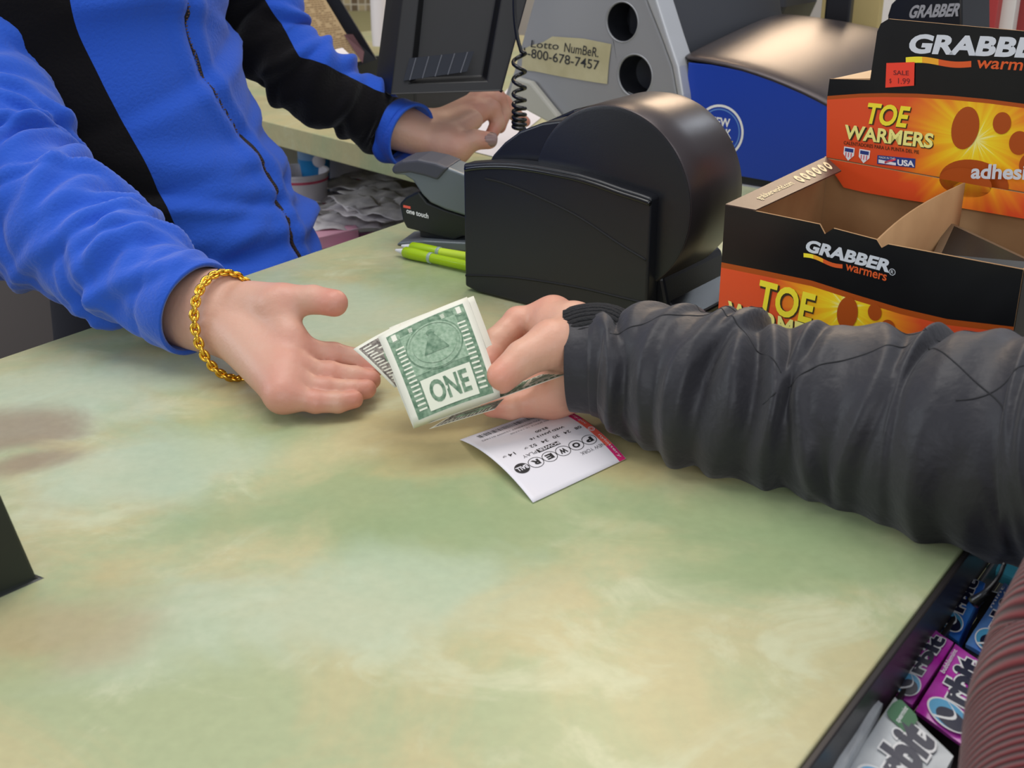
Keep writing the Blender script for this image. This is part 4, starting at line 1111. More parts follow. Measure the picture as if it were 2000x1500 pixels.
# sleeves
def ap(u, v, d, a, b=None): return (*D(u, v, d), a, b or a)
slR = Loft([(*(shR + (0, 0, .02)), .075, .075), ap(-60, 0, 1.13, .068), ap(-30, 150, 1.10, .069), ap(10, 290, 1.075, .071), ap(20, 400, 1.045, .068, .066), ap(90, 455, 1.02, .056, .056), ap(180, 510, .995, .047, .048), ap(262, 555, .975, .040, .040), ap(335, 590, .955, .034, .037), ap(352, 600, .952, .033, .036)],
           (.2, -.9, .5), 230, 96, None)
wr = wrinkles(8, slR.len[-1], 60, .0062, .015, .022)
slR = Loft([tuple(x) for x in np.hstack([slR.c, slR.ra[:, None], slR.rb[:, None]])][::8] + [ap(352, 600, .952, .033, .036)], (.2, -.9, .5), 230, 96, lambda S, T: wr(S, T) * np.clip((slR_len - S) / .03, 0, 1)) if False else None
def sleeve(st, up, seed, amp, n, width, rings=230, seg=96, slant=.022, fade=.03, more=None):
    l0 = Loft(st, up, rings, seg); Ltot = l0.len[-1]; wr_ = wrinkles(seed, Ltot, n, amp, width, slant)
    def disp(S, T):
        d = wr_(S, T) * np.clip((Ltot - S) / fade, 0, 1)
        if more: d = d + more(S, T, Ltot)
        return d
    return Loft(st, up, rings, seg, disp), Ltot
stR = [(*(shR + (0, 0, .02)), .075, .075), ap(-75, 0, 1.13, .064), ap(-52, 150, 1.10, .062), ap(-22, 270, 1.075, .066), ap(15, 375, 1.045, .064, .064), ap(100, 436, 1.02, .055, .055), ap(185, 488, .995, .0455, .046), ap(265, 538, .975, .039, .040), ap(340, 580, .952, .035, .036), ap(386, 604, .940, .0345, .0355)]
def elbowfold(S, T, L):
    d = np.zeros_like(S)
    for s0, a_ in ((.30, .010), (.345, .007), (.395, .005)):
        x = (S - s0 - .012 * np.sin(T * 2)) / .012
        d += a_ * (np.exp(-x * x) - .6 * np.exp(-(x - 1.6) ** 2)) * (.5 + .5 * np.cos(T - .6))
    x = (S - (L - .028)) / .004; d -= .0016 * np.exp(-x * x)
    return d
lR, LR = sleeve(stR, (.2, -.9, .5), 8, .0058, 130, .0075, slant=.05, more=elbowfold)
mk('sleeve', lR.vf(), M['fleece_blue'], jk, smooth=True, solid=.0035)
# inner lining ring of the cuff hanging below the wrist
stL = [(*(shL + (0, 0, .02)), .075, .075), ap(480, -90, 1.34, .052, .050), ap(521, 58, 1.35, .0415), ap(562, 116, 1.355, .039), ap(626, 165, 1.365, .0375), ap(682, 201, 1.378, .034), ap(745, 236, 1.392, .0325), ap(785, 258, 1.386, .034), ap(804, 266, 1.379, .0348)]
lL, LL = sleeve(stL, (.5, -.8, .3), 15, .0062, 70, .0085, fade=.03)
U, W_ = proj(lL.V)
edge = seam([(440, -200), (500, -60), (517, 0), (550, 50), (583, 110), (637, 127), (683, 153), (733, 177), (797, 200), (840, 216)])
# blue where the cloth lies above the seam line on the outer (far, upper) side
ed_v = np.interp(U, [400, 517, 550, 583, 637, 683, 733, 797, 860], [-170, 0, 50, 110, 127, 153, 177, 200, 222])
fl_ = (W_ - ed_v) / 40
fl_ = np.where(lL.S > LL - .026, -1, fl_)
mk('sleeve', lL.vf(), M['fleece_two'], jk, smooth=True, attr=fl_.ravel(), solid=.0035)
False and mk('cuff_lining', Loft([ap(760, 246, 1.392, .030, .031), ap(785, 262, 1.398, .031, .032), ap(812, 280, 1.402, .030, .031)], (.5, -.8, .3), 12, 48).vf(), M['fleece_in'], jk, smooth=True, solid=.002)
mk('cuff_lining', Loft([ap(320, 590, .965, .031, .033), ap(345, 606, .957, .032, .035), ap(372, 622, .95, .031, .034)], (.2, -.9, .5), 12, 48).vf(), M['fleece_in'], jk, smooth=True, solid=.002) if False else None
# gold chain bracelet
bc = D(446, 634, .925)
ring_pts = []
ax0 = nrm(D(520, 640, .90) - D(400, 600, .95))
e1_ = nrm(np.array([0, 0, 1]) - ax0 * ax0[2]); e2_ = np.cross(ax0, e1_)
def torus_link(c, t, n_, R, r, el=1.5, N=14, K=7):
    b_ = np.cross(t, n_); V = []; Fc = []
    for i in range(N):
        a = 2 * math.pi * i / N; p = t * math.cos(a) * R * el + n_ * math.sin(a) * R; dr = nrm(t * math.cos(a) + n_ * math.sin(a))
        for k in range(K):
            q_ = 2 * math.pi * k / K; V.append(c + p + dr * math.cos(q_) * r + b_ * math.sin(q_) * r)
    for i in range(N):
        for k in range(K): Fc.append((i * K + k, i * K + (k + 1) % K, (i + 1) % N * K + (k + 1) % K, (i + 1) % N * K + k))
    return np.array(V), Fc
br = None
links = []
NL = 48
bpts = []
for k in range(NL):
    a = 2 * math.pi * k / NL
    # hangs a little lower and further along the hand on the underside
    bpts.append(bc + e1_ * math.cos(a) * .0385 + e2_ * math.sin(a) * .0300 + ax0 * (.004 - .009 * math.cos(a)))
bpts = np.array(bpts)
for k in range(NL):
    t_ = nrm(bpts[(k + 1) % NL] - bpts[k - 1]); out = nrm(bpts[k] - bc); n_ = nrm(np.cross(t_, out)); 
    n2 = nrm(n_ + out * (.55 if k % 2 else -.55)); links.append(torus_link(bpts[k], t_, n2, 0.0029, .00135, 1.35))
mk('chain_bracelet', join(*links), M['gold'], cashier, smooth=True)

# ------------------------------------------------------------------ customer
customer = thing('person', 'customer in a black quilted coat sleeve and burgundy knit handing over cash', 'person', (.62, .1, 0))
V4, F4, f4 = hand(wrist=[(1128, 674, .842), (1128, 735, .850)], arm=[(1260, 706, .825), (1260, 740, .83)],
    fingers=[[(1080, 618, .872), (1012, 628, .876), (968, 668, .868), (950, 712, .856)],
             [(1078, 668, .880), (1020, 690, .882), (985, 728, .872), (962, 752, .860)],
             [(1080, 735, .865), (1032, 752, .862), (1000, 775, .858), (966, 778, .853)],
             [(1080, 770, .852), (1030, 785, .848), (996, 792, .845), (962, 792, .842)]],
    thumb=[(1115, 672, .832), (1078, 672, .822), (1022, 700, .812), (978, 738, .806)],
    palmr=.0118, fr=[.0106, .0102, .0102, .0104], tr=[.0165, .0160, .0118, .0105],
    extra=[((1120, 640, .85), (1085, 640, .86), .018, .016), ((1110, 760, .85), (1075, 775, .85), .014, .013)], wr=(.020, .018))
shC = np.array([.60, .28, ZC + .33]); elC = D(2330, 910, .64)
hdC = shC + np.array([.12, -.1, .30])
core = [(D(1250, 715, .828), D(1560, 800, .785), .024, .032), (D(1560, 800, .785), D(1800, 850, .745), .032, .038), (D(1800, 850, .745), elC, .038, .042), (elC, shC, .042, .055), (shC, shC + (.26, -.20, .0), .055, .055), (shC + (.13, -.1, -.08), np.array([.66, .10, ZC - .1]), .12, .12), (np.array([.66, .10, ZC - .1]), np.array([.64, .08, ZC - .8]), .13, .07),
        (shC + (.13, -.1, .0), hdC - (0, 0, .1), .058, .052), (hdC - (0, 0, .02), hdC + (0, 0, .03), .078, .085), (hdC + (-.02, .03, -.05), hdC + (-.045, .05, -.08), .055, .036), (hdC + (-.06, .065, .01), hdC + (-.075, .08, -.025), .011, .015)]
V5, F5 = organic([(.02, core)], .009, [.02])
VV, FF = join((V4, F4), (V5, F5))
cb_ = mk('body', (VV, FF), SKIN2, customer, smooth=True, attr=np.concatenate([f4, np.zeros(len(V5))]))
Vh, Fh = organic([(.03, [(hdC + (.01, -.012, .035), hdC + (.008, -.01, .05), .092, .086), (hdC + (.035, -.035, 0), hdC + (.035, -.035, -.06), .07, .055)])], .009, [.02])
mk('hair', (Vh, Fh), hairm, customer, smooth=True)
# coat sleeve
def nylon():
    m = mat('black_nylon', (36, 35, 41), .5, spec=.4, sheen=.15, bump=(70, .35, .004))
    return m
M['nylon'] = nylon()
M['rib'] = mat('black_rib_cuff', (26, 26, 28), .9, bump=(500, .7, .002))
stC = [ap(1116, 708, .838, .0315, .033), ap(1146, 708, .836, .0325, .034), ap(1165, 708, .835, .034, .036), ap(1200, 711, .833, .037, .039), ap(1250, 722, .827, .042, .042), ap(1330, 748, .815, .047, .047), ap(1430, 776, .80, .0505, .05), ap(1560, 800, .785, .0535, .053), ap(1680, 820, .765, .0565, .056), ap(1800, 850, .745, .060, .060), ap(1920, 868, .72, .0625, .062), ap(2040, 882, .70, .065, .064), ap(2160, 894, .675, .067, .066), (*elC, .067, .066), (*(shC * .5 + elC * .5), .072, .072), (*shC, .085, .085)]
lc0 = Loft(stC, (0, -.3, 1), 300, 110)
LC = lc0.len[-1]
rng = random.Random(5)
fold = []
s_ = .028
while s_ < .75:
    fold.append((s_, rng.uniform(.5, 1.0) * .0062 * (1.7 if s_ < .15 else .95), rng.uniform(.0055, .0085), rng.uniform(-.012, .018), rng.uniform(0, 6.28), rng.uniform(.9, 2.0))); s_ += rng.uniform(.014, .026)
def coatfold(S, T):
    d = np.zeros_like(S)
    for s0, a_, w_, sl, t0, wt in fold:
        dt = (T - t0 + np.pi) % (2 * np.pi) - np.pi
        x = (S - s0 - sl * np.sin(T + t0) - .006 * np.sin(2 * T + t0 * 3)) / w_
        d += a_ * (1.0 * np.exp(-np.abs(x) ** 1.6) - .75 * np.exp(-(x - 1.5) ** 2)) * (.3 + .7 * np.exp(-(dt / wt) ** 2))
    d += wrinkles(31, .5, 40, .0022, .010, .03)(S, T)
    d = np.clip(d, -.006, .0072) * np.clip((S - .014) / .012, 0, 1)
    return d
lC = Loft(stC, (0, -.3, 1), 420, 128, coatfold)
sv = mk('coat_sleeve', lC.vf(), M['nylon'], customer, smooth=True, solid=.002)
# stitched quilting seams on the sleeve
def on_sleeve(lf, s, th):
    j = np.interp(s, lf.len, np.arange(lf.rings)); i = (th % (2 * np.pi)) / (2 * np.pi) * lf.seg
    j0 = int(j); i0 = int(i) % lf.seg; fj = j - j0; fi = i - int(i); j1 = min(j0 + 1, lf.rings - 1); i1 = (i0 + 1) % lf.seg
    return (lf.V[j0, i0] * (1 - fi) + lf.V[j0, i1] * fi) * (1 - fj) + (lf.V[j1, i0] * (1 - fi) + lf.V[j1, i1] * fi) * fj
stm = mat('dark_stitching', (24, 24, 28), .8)
for k, (s0, t0, s1, t1) in enumerate([(.03, .4, .20, -1.7), (.03, -1.3, .15, .55), (.14, .9, .34, -1.5), (.12, -1.6, .30, .7), (.27, .6, .44, -1.2)]):
    P_ = []
    for t in np.linspace(0, 1, 60):
        s = s0 + (s1 - s0) * t; th = t0 + (t1 - t0) * t; p = on_sleeve(lC, s, th); c = lC.c[int(np.interp(s, lC.len, np.arange(lC.rings)))]
        P_.append(p + nrm(p - c) * .0010)
    mk('quilt_seam', tube(P_, .0005, 6, rings=120), stm, sv, smooth=True)
mk('rib_cuff', Loft([ap(1108, 694, .842, .0290, .030), ap(1135, 692, .841, .0315, .031), ap(1175, 690, .838, .0325, .030), ap(1200, 700, .835, .030, .028)], (0, -.3, 1), 16, 230, lambda S, T: .0006 * np.sin(46 * T)).vf(), M['rib'], customer, smooth=True, solid=.003)
# coat body and burgundy knit, mostly outside the frame
coat = Loft([(.66, .06, ZC - .35, .21, .17), (.66, .08, ZC - .1, .20, .16), (.69, .12, ZC + .1, .20, .16), (.72, .17, ZC + .3, .19, .14), (.73, .18, ZC + .38, .10, .09)], (.75, -.65, 0), 80, 80, wrinkles(44, .7, 40, .006, .02))
mk('coat_body', coat.vf(), M['nylon'], customer, smooth=True, solid=.003)
def knit():
    m = mat('burgundy_rib_knit', (92, 30, 36), .95, spec=.1, sheen=.3)
    nt = m.node_tree; b = nt.nodes['Principled BSDF']; L = nt.links
    uv = nt.nodes.new('ShaderNodeUVMap'); uv.uv_map = 'uv'; wv = nt.nodes.new('ShaderNodeTexWave'); wv.bands_direction = 'X'; wv.inputs['Scale'].default_value = 70; wv.inputs['Distortion'].default_value = .4; L.new(uv.outputs[0], wv.inputs['Vector'])
    mx = nt.nodes.new('ShaderNodeMix'); mx.data_type = 'RGBA'; mx.inputs[6].default_value = rgba((40, 14, 18)); mx.inputs[7].default_value = rgba((108, 36, 40)); L.new(wv.outputs['Fac'], mx.inputs[0]); L.new(mx.outputs[2], b.inputs['Base Color'])
    bp = nt.nodes.new('ShaderNodeBump'); bp.inputs['Strength'].default_value = .8; bp.inputs['Distance'].default_value = .001; L.new(wv.outputs['Fac'], bp.inputs['Height']); L.new(bp.outputs[0], b.inputs['Normal'])
    return m
kn = Loft([(.62, .20, ZC + .04, .05, .05), (.48, .34, ZC + .03, .042, .042), ap(2290, 975, .60, .04, .04), ap(2220, 1060, .575, .039, .039), ap(2160, 1180, .55, .038, .038), ap(2118, 1277, .53, .038, .038), ap(2096, 1345, .52, .038, .038), ap(2082, 1412, .50, .038, .038), ap(2080, 1500, .48, .038, .038), ap(2085, 1750, .42, .038, .036)], (-.6, -.7, 0), 90, 72, wrinkles(9, .3, 10, .0015, .02))
mk('knit_sweater', kn.vf(cap=True), knit(), customer, smooth=True, uv=np.stack([kn.S.ravel(), np.minimum(kn.TH, 2 * np.pi - kn.TH).ravel() * .05], 1))
mk('zip_pull', tube([D(1962, 1100, .62), D(1950, 1128, .62), D(1925, 1158, .62), D(1903, 1176, .625)], [.0012, .0012, .002, .0035], 8), M['black_gloss'], customer, smooth=True)

# ------------------------------------------------------------------ bank notes
def quad(P_, x, y): return (P_[0] * (1 - x) + P_[1] * x) * (1 - y) + (P_[3] * (1 - x) + P_[2] * x) * y
def note(label, pts, kind, bow=0.0, fold=None, loc=None):
    P_ = [np.array(p) for p in pts]
    n_ = nrm(np.cross(P_[1] - P_[0], P_[3] - P_[0])); 
    t = thing('dollar_bill', label, 'banknote', sum(P_) / 4)
    camd = nrm(np.array([0, 0, ZC + H]) - sum(P_) / 4)
    if n_ @ camd < 0: n_ = -n_
    def fn(x, y, o):          # x across the short edge 0..1, y along 0..1, beyond 1 it rolls over the fold
        if y <= 1:
            return quad(P_, x, y) + n_ * (bow * 4 * y * (1 - y) + bow * .6 * math.sin(3.1 * x) + o)
        k = (y - 1); dn = nrm(quad(P_, x, 1) - quad(P_, x, .9)); r = .003; a = min(k * .16 / r, math.pi) 
        p = quad(P_, x, 1) + dn * r * math.sin(a) - n_ * r * (1 - math.cos(a)); rest = max(0, k * .08 - .0047)
        return p - dn * rest * .93 + n_ * (-.002 * 0 + o * math.cos(a))
    a = Art(); a.rect(0, 0, 1, 1.6 if fold else 1, M['bill_white'], 0, 10, 32 if fold else 14)
    a.build('note_paper', fn, t, smooth=True, solid=.00015)
    a = Art()
    C1, C2, ink = (M['bill_green'], M['bill_mid'], M['bill_cream']) if kind == 'back' else (M['bill_ink'], M['bill_white'], M['bill_cream'])
    a.rect(.07, .055, .93, 1.0, C1, 1, 10, 14)
    if kind == 'back':
        a.rect(.19, .14, .81, .60, C2, 2, 6, 6)
        a.disc(.5, .36, .31, .255, C1, 3, 40); a.ring(.5, .36, .285, .02, M['bill_mid'], 4, 48, .82)
        a.disc(.5, .36, .235, .19, C2, 4, 40)
        a.poly([(.36, .44), (.64, .44), (.53, .25), (.47, .25)], C1, 5)
        a.disc(.5, .225, .045, .03, C1, 5, 14)
        for xx in (.155, .845):
            for k in range(15): a.rect(xx - .045, .24 + k * .048, xx + .045, .258 + k * .048, ink, 2)
        for xx in (.14, .86):
            a.disc(xx, .115, .062, .052, C2, 2, 18)
        a.rect(.22, .66, .78, .97, M['bill_cream'], 3, 6, 4)
        v, f, _ = glyphs('ONE', .03); a.add([(.28 + .44 * p, .92 - .22 * q) for p, q in v], f, C1, 4)
        for xx in (.115, .835):
            v, f, _ = glyphs('1', .04); a.add([(xx + .05 * p, .15 - .075 * q) for p, q in v], f, M['bill_white'], 4)
        for k in range(4): a.rect(.30, .085 + k * .013, .70, .092 + k * .013, ink, 2)
    else:
        for k in range(14): a.rect(.12, .10 + k * .06, .3 + .1 * (k % 3), .125 + k * .06, M['bill_white'], 2)
        a.disc(.55, .55, .22, .3, M['bill_mid'], 2, 30); a.disc(.55, .5, .1, .14, C1, 3, 20)
    a.build('note_print', fn, t, off=.00014, smooth=True)
    return t
d0 = .79
note('folded one dollar bill, green side up, held out in front of the others', [D(738, 658, .812), D(912, 580, .828), D(976, 764, .800), D(806, 826, .785)], 'back', .004, True)
note('bank note with dark portrait print peeking out on the left behind the front bill', [D(690, 682, .835), D(782, 632, .845), D(835, 745, .830), D(770, 757, .822)], 'face', .002)
note('bank note whose corner shows above the top edge of the front bill', [D(760, 640, .86), D(925, 578, .868), D(985, 740, .85), D(800, 800, .84)], 'face', .002)
note('bank note seen almost edge on running into the customer\'s hand', [D(835, 828, .790), D(900, 790, .815), D(1104, 714, .848), D(1104, 732, .822)], 'back', 0.0)
note('lowest bank note, its printed face turned down below the held stack', [D(838, 838, .799), D(880, 812, .806), D(985, 778, .822), D(965, 800, .810)], 'face', 0.0)

# ------------------------------------------------------------------ gum rack below the customer edge
rk = thing('candy_rack', 'dark metal candy rack fixed below the counter edge', 'rack', GF(.06, .0, -.06))
mk('back_plate', box(GF, .0045, .0075, -.4, .6, -.058, -.032), M['trim_dark'], rk, bevel=.001)
mk('tray_floor', box(GF, .0078, .16, -.4, .6, -.06, -.057), M['trim_dark'], rk)
mk('rail', box(GF, .158, .161, -.4, .6, -.057, -.035), M['trim_dark'], rk, bevel=.001)
for yy in (-.06, .045, .148, .25):
    mk('divider', box(GF, .008, .157, yy, yy + .0015, -.057, -.036), M['trim_dark'], rk)
def pack(label, px, z, body, kind, grp=None):
    P_ = [Z(u, v, zz) for (u, v), zz in zip(px, z)]       # start-left, start-right, end-right, end-left ; long axis start->end
    t = thing('gum_pack', label, 'gum', sum(P_) / 4 * (1, 1, 1))
    n_ = nrm(np.cross(P_[1] - P_[0], P_[3] - P_[0])); n_ = n_ if n_[2] > 0 else -n_
    N = 9; V = []; Fc = []
    for j in range(N):
        for i in range(N):
            x, y = i / (N - 1), j / (N - 1); e = 1 - (2 * x - 1) ** 6; ey_ = 1 - (2 * y - 1) ** 8
            V.append(quad(P_, x, y) + n_ * (.0015 * (e * ey_) + .0004 * math.sin(9 * y + 5 * x)))
    top_n = N * N
    for j in range(N):
        for i in range(N):
            x, y = i / (N - 1), j / (N - 1); V.append(quad(P_, x, y) - n_ * .011 * (1 - ((2 * y - 1) ** 10) * .8))
    for j in range(N - 1):
        for i in range(N - 1):
            a_ = j * N + i; Fc.append((a_, a_ + 1, a_ + N + 1, a_ + N)); Fc.append((a_ + top_n, a_ + N + top_n, a_ + N + 1 + top_n, a_ + 1 + top_n))
    for i in range(N - 1):
        for a_, b_ in ((i, i + 1), ((N - 1) * N + i, (N - 1) * N + i + 1), (i * N, (i + 1) * N), (i * N + N - 1, (i + 1) * N + N - 1)): Fc.append((a_, b_, b_ + top_n, a_ + top_n))
    mk('wrapper', (np.array(V), Fc), body, t, auto=50)
    if kind:
        a = Art()
        off_ = lambda x, y, o: quad(P_, y, x) + n_ * (.0021 + o)     # x along the pack
        inkc, sw = kind
        a.disc(.16, .55, .15, .43, M['white'], 1, 40); a.disc(.16, .55, .135, .39, M['gum_logo_blue'], 2, 40)
        a.disc(.13, .62, .10, .30, M['gum_ink'], 3, 30)
        a.strip([(.04 + .03 * k, .35 + .35 * math.sin(k * .35)) for k in range(9)], [(.05 + .03 * k, .29 + .35 * math.sin(k * .35)) for k in range(9)], M['white'], 4)
        v, f, _ = glyphs('rbit', .05); v0, f0, _ = glyphs('rbit', .11)
        a.add([(.285 + .62 * p + .04 * (1 - q), .80 - .62 * q) for p, q in v0], f0, M['white'], 3)
        a.add([(.30 + .59 * p + .04 * (1 - q), .77 - .56 * q) for p, q in v], f, M['gum_ink'], 5)
        if sw: 
            s_, c_ = sw
            v, f, _ = glyphs(s_, .01); a.add([(.55 + .35 * p, .14 - .10 * q) for p, q in v], f, c_, 3)
        a.build('wrapper_print', off_, t, off=.0001)
    return t, P_, n_
zz = (-.036, -.036, -.028, -.030)
pack('blue gum pack half under the sleeve, against the rack plate', [(1824, 1220), (1872, 1252), (1924, 1140), (1888, 1120)], zz, M['gum_blue'], (M['gum_ink'], ('peppermint', M['white'])))
pack('pale blue gum pack beside the burgundy knit, right of the blue one', [(1886, 1258), (1946, 1292), (2010, 1168), (1962, 1138)], zz, M['gum_pale'], (M['gum_ink'], ('mint', M['white'])))
pack('magenta gum pack against the rack plate, left of its twin', [(1730, 1346), (1782, 1376), (1862, 1256), (1820, 1224)], (-.034, -.036, -.028, -.026), M['gum_mag'], (M['gum_ink'], ('bubblemint', M['white'])))
pack('magenta gum pack in the middle of the rack with a big round logo', [(1788, 1388), (1886, 1458), (1948, 1312), (1866, 1258)], (-.038, -.038, -.030, -.030), M['gum_mag'], (M['gum_ink'], ('bubblemint', M['white'])))
t_, P_, n_ = pack('silver white spearmint gum pack with a green tab, nearest in the rack', [(1640, 1520), (1780, 1620), (1862, 1478), (1748, 1362)], (-.030, -.032, -.024, -.022), M['gum_white'], (M['gum_ink'], None))
a = Art()
gt = [(.90, .04), (.98, .08), (1.0, .12), (1.0, .36), (.97, .42), (.80, .42), (.76, .36), (.76, .10), (.79, .04)]
a.poly(gt, M['gum_green'], 1)
v, f, _ = glyphs('spearmint', .01); a.add([(.79 + .19 * p, .27 - .09 * q) for p, q in v], f, M['white'], 2)
v, f, _ = glyphs('no nasties and better taste', .01); a.add([(.22 + .5 * p, .10 - .05 * q) for p, q in v], f, M['gum_green'], 2) if False else None
a.build('tab_print', lambda x, y, o: quad(P_, y, x) + n_ * (.0024 + o), t_, off=.0001)
pack('thin white gum sleeve standing between the silver pack and the rack plate', [(1622, 1500), (1645, 1508), (1724, 1376), (1714, 1364)], (-.022, -.022, -.020, -.018), M['gum_white'], None)
pack('cyan gum pack under the coat sleeve at the far end of the rack', [(1926, 1108), (2010, 1142), (2030, 1110), (1950, 1085)], (-.04, -.04, -.036, -.036), M['cyan'], None)

# ------------------------------------------------------------------ black stand at the left edge of the counter
bp = Z(75, 1130); bq = Z(0, 1163); tp_ = D(2, 962, .64)
ex_ = nrm(bp - bq); tp2 = tp_
dr = bq - bp; dr = dr / np.linalg.norm(dr) * .16; bk = np.array([-.02, .03, 0]) * 0 + np.array([-.075, .045, 0])
v = np.array([bp, bp + dr, bp + dr + bk, bp + bk, tp_, tp_ + dr, tp_ + dr + bk, tp_ + bk])
o = mk('card_reader_stand', (v, [(0, 1, 2, 3), (4, 5, 6, 7), (0, 1, 5, 4), (1, 2, 6, 5), (2, 3, 7, 6), (3, 0, 4, 7)]), mat('dark_green_black', (24, 30, 28), .4), bevel=.002)
o.name = 'counter_stand'; tag(o, 'black wedge shaped stand at the left edge of the green counter', 'stand')

# ------------------------------------------------------------------ paper under the far hand
pq = [Z(885, 286, .001), Z(965, 306, .001), Z(1075, 215, .001), Z(1000, 165, .001)]
o = mk('paper_sheet', (np.array(pq), [(0, 1, 2, 3)]), M['paper'], solid=.0006); tag(o, 'white paper sheet under the cashier\'s far hand', 'paper')

# ------------------------------------------------------------------ lower shelf behind the counter
SZ = -.17
def zs(u, v, z=SZ): return Z(u, v, z)
bt = thing('spray_bottle', 'pale blue plastic bottle standing on the lower shelf', 'bottle', zs(618, 392))
fr = Frame(zs(618, 392)); k = .0235
mk('bottle_body', lathe(fr, [(.001, 0), (k * .85, .001), (k * .95, .006), (k, .03), (k * 1.02, .05), (k * 1.1, .075), (k * 1.12, .095), (k * .95, .115), (k * .6, .135), (k * .5, .15)], 32), M['bottle_blue'], bt, auto=50)
mk('cap', lathe(fr, [(k * .55, .148), (k * .55, .165), (.001, .166)], 24), M['white'], bt, auto=40)
mk('label', lathe(fr, [(k * 1.025, .034), (k * 1.05, .05), (k * 1.12, .072)], 32, cap=False), M['label_blue'], bt, smooth=True)
mk('label_disc', lathe(Frame(fr(.012, -.0262, .072), ex=(1, 0, 0), ey=(0, 0, 1), ez=(0.4, -1, 0)), [(.0001, .001), (.010, .0005), (.0105, 0)], 24, cap=False), M['bucket'], bt, smooth=True)
def cup(u, v, r, h, label, dz=0):
    p = zs(u, v); t = thing('paper_cup', label, 'cup', p, 'white cups with red rings')
    fr = Frame(p)
    mk('cup_body', lathe(fr, [(.001, 0), (r * .9, 0), (r, h), (r * 1.04, h + .001), (r * 1.04, h + .005), (r * .97, h + .004), (r * .88, .004), (.001, .003)], 36, cap=False), M['bucket'], t, auto=40)
    for f_ in (.22, .85): mk('ring', lathe(fr, [(r * (.9 + .1 * f_) + .0005, h * f_), (r * (.9 + .1 * f_) + .0012, h * f_ + .002), (r * (.9 + .1 * f_) + .0007, h * f_ + .004)], 36, cap=False), M['pinkred'], t, smooth=True)
cup(668, 372, .042, .10, 'white container with two red rings right of the blue bottle')
cup(590, 410, .045, .06, 'white container with a red ring left of the blue bottle')
cup(716, 350, .035, .085, 'white container with red rings farthest right on the shelf')
def crumple(u, v, w_, d_, ang, z, seed, m, label, name='crumpled_paper', amp=.012, cat='paper', grp='discarded papers on the lower shelf'):
    rng_ = random.Random(seed); c = zs(u, v, z); N = 16; ca, sa = math.cos(ang), math.sin(ang)
    waves = [(rng_.uniform(20, 90), rng_.uniform(-60, 60), rng_.uniform(0, 6), rng_.uniform(.3, 1)) for _ in range(7)]
    V = []
    for j in range(N):
        for i in range(N):
            x = (i / (N - 1) - .5) * w_; y = (j / (N - 1) - .5) * d_
            h = sum(a_ * abs(math.sin(kx * x + ky * y + ph)) for kx, ky, ph, a_ in waves) / 7 * amp * 2.2
            V.append((c[0] + x * ca - y * sa + rng_.uniform(-1, 1) * amp * .12, c[1] + x * sa + y * ca, c[2] + h))
    F_ = [(j * N + i, j * N + i + 1, (j + 1) * N + i + 1, (j + 1) * N + i) for j in range(N - 1) for i in range(N - 1)]
    o = mk(name, (np.array(V), F_), m, solid=.0006, auto=25); tag(o, label, cat, grp)
words = ['pile beside the bottle', 'pile under the wing counter', 'pile against the stapler side']
lst = [(655, 415, .09, .07, .4, SZ + .02, 1), (700, 372, .12, .07, -.5, SZ + .03, 2), (735, 395, .11, .06, -.7, SZ + .035, 3), (712, 430, .12, .05, -.6, SZ + .04, 4),
       (755, 425, .10, .06, -.5, SZ + .045, 5), (640, 445, .08, .06, .2, SZ + .02, 6), (735, 352, .10, .06, -.3, SZ + .03, 7), (680, 450, .10, .07, .1, SZ + .02, 8), (770, 385, .09, .06, -.8, SZ + .03, 9),
       (625, 400, .08, .06, .7, SZ + .012, 10), (790, 410, .08, .06, -.2, SZ + .04, 11), (690, 405, .09, .05, -1.1, SZ + .05, 12)]
for (u, v, a_, b_, an, z_, s_) in lst:
    crumple(u, v, a_, b_, an, z_, s_, M['newsprint'], 'crumpled grey white paper in the heap on the lower shelf')
def padbox(px, z0, z1, m, name, label, cat, grp=None):
    P_ = [Z(u, v, z1) for u, v in px]; V = P_ + [p - (0, 0, z1 - z0) for p in P_]
    o = mk(name, (np.array(V), [(0, 1, 2, 3), (7, 6, 5, 4), (0, 4, 5, 1), (1, 5, 6, 2), (2, 6, 7, 3), (3, 7, 4, 0)]), m, bevel=.0008); tag(o, label, cat, grp)
padbox([(596, 470), (612, 428), (686, 428), (700, 446)], SZ + .012, SZ + .03, M['pink'], 'notepad', 'pink striped notepad on the lower shelf beside the jacket', 'notepad')
padbox([(590, 510), (598, 472), (690, 452), (770, 452), (720, 490)][:4], SZ + .001, SZ + .010, M['paper'], 'paper_stack', 'white paper stack at the front of the lower shelf', 'paper')
padbox([(640, 492), (700, 455), (730, 452), (690, 480)], SZ + .0105, SZ + .013, mat('bright_pink', (236, 160, 206), .7), 'pink_slip', 'bright pink slip lying beside the counter edge', 'paper')

# ------------------------------------------------------------------ grey bin at the left, white panel behind
o = mk('waste_bin', prism(Frame(Z(0, 900, 0) * 0 + np.array([-.78, 1.42, 0]), yaw=-.12), [(-.3, 0), (-.3, .93), (.10, .95), (.20, .935), (.275, .88), (.315, .78), (.325, .0)], 0, .3), M['bin'], bevel=.03, seg=5)
tag(o, 'tall grey bin with rounded top standing beside the cashier', 'bin')
o = mk('storage_box', box(WF, -1.25, -.9, 2.0, 2.3, 0, .9), M['bucket'], bevel=.01); tag(o, 'white box behind the grey bin at the left edge', 'box')

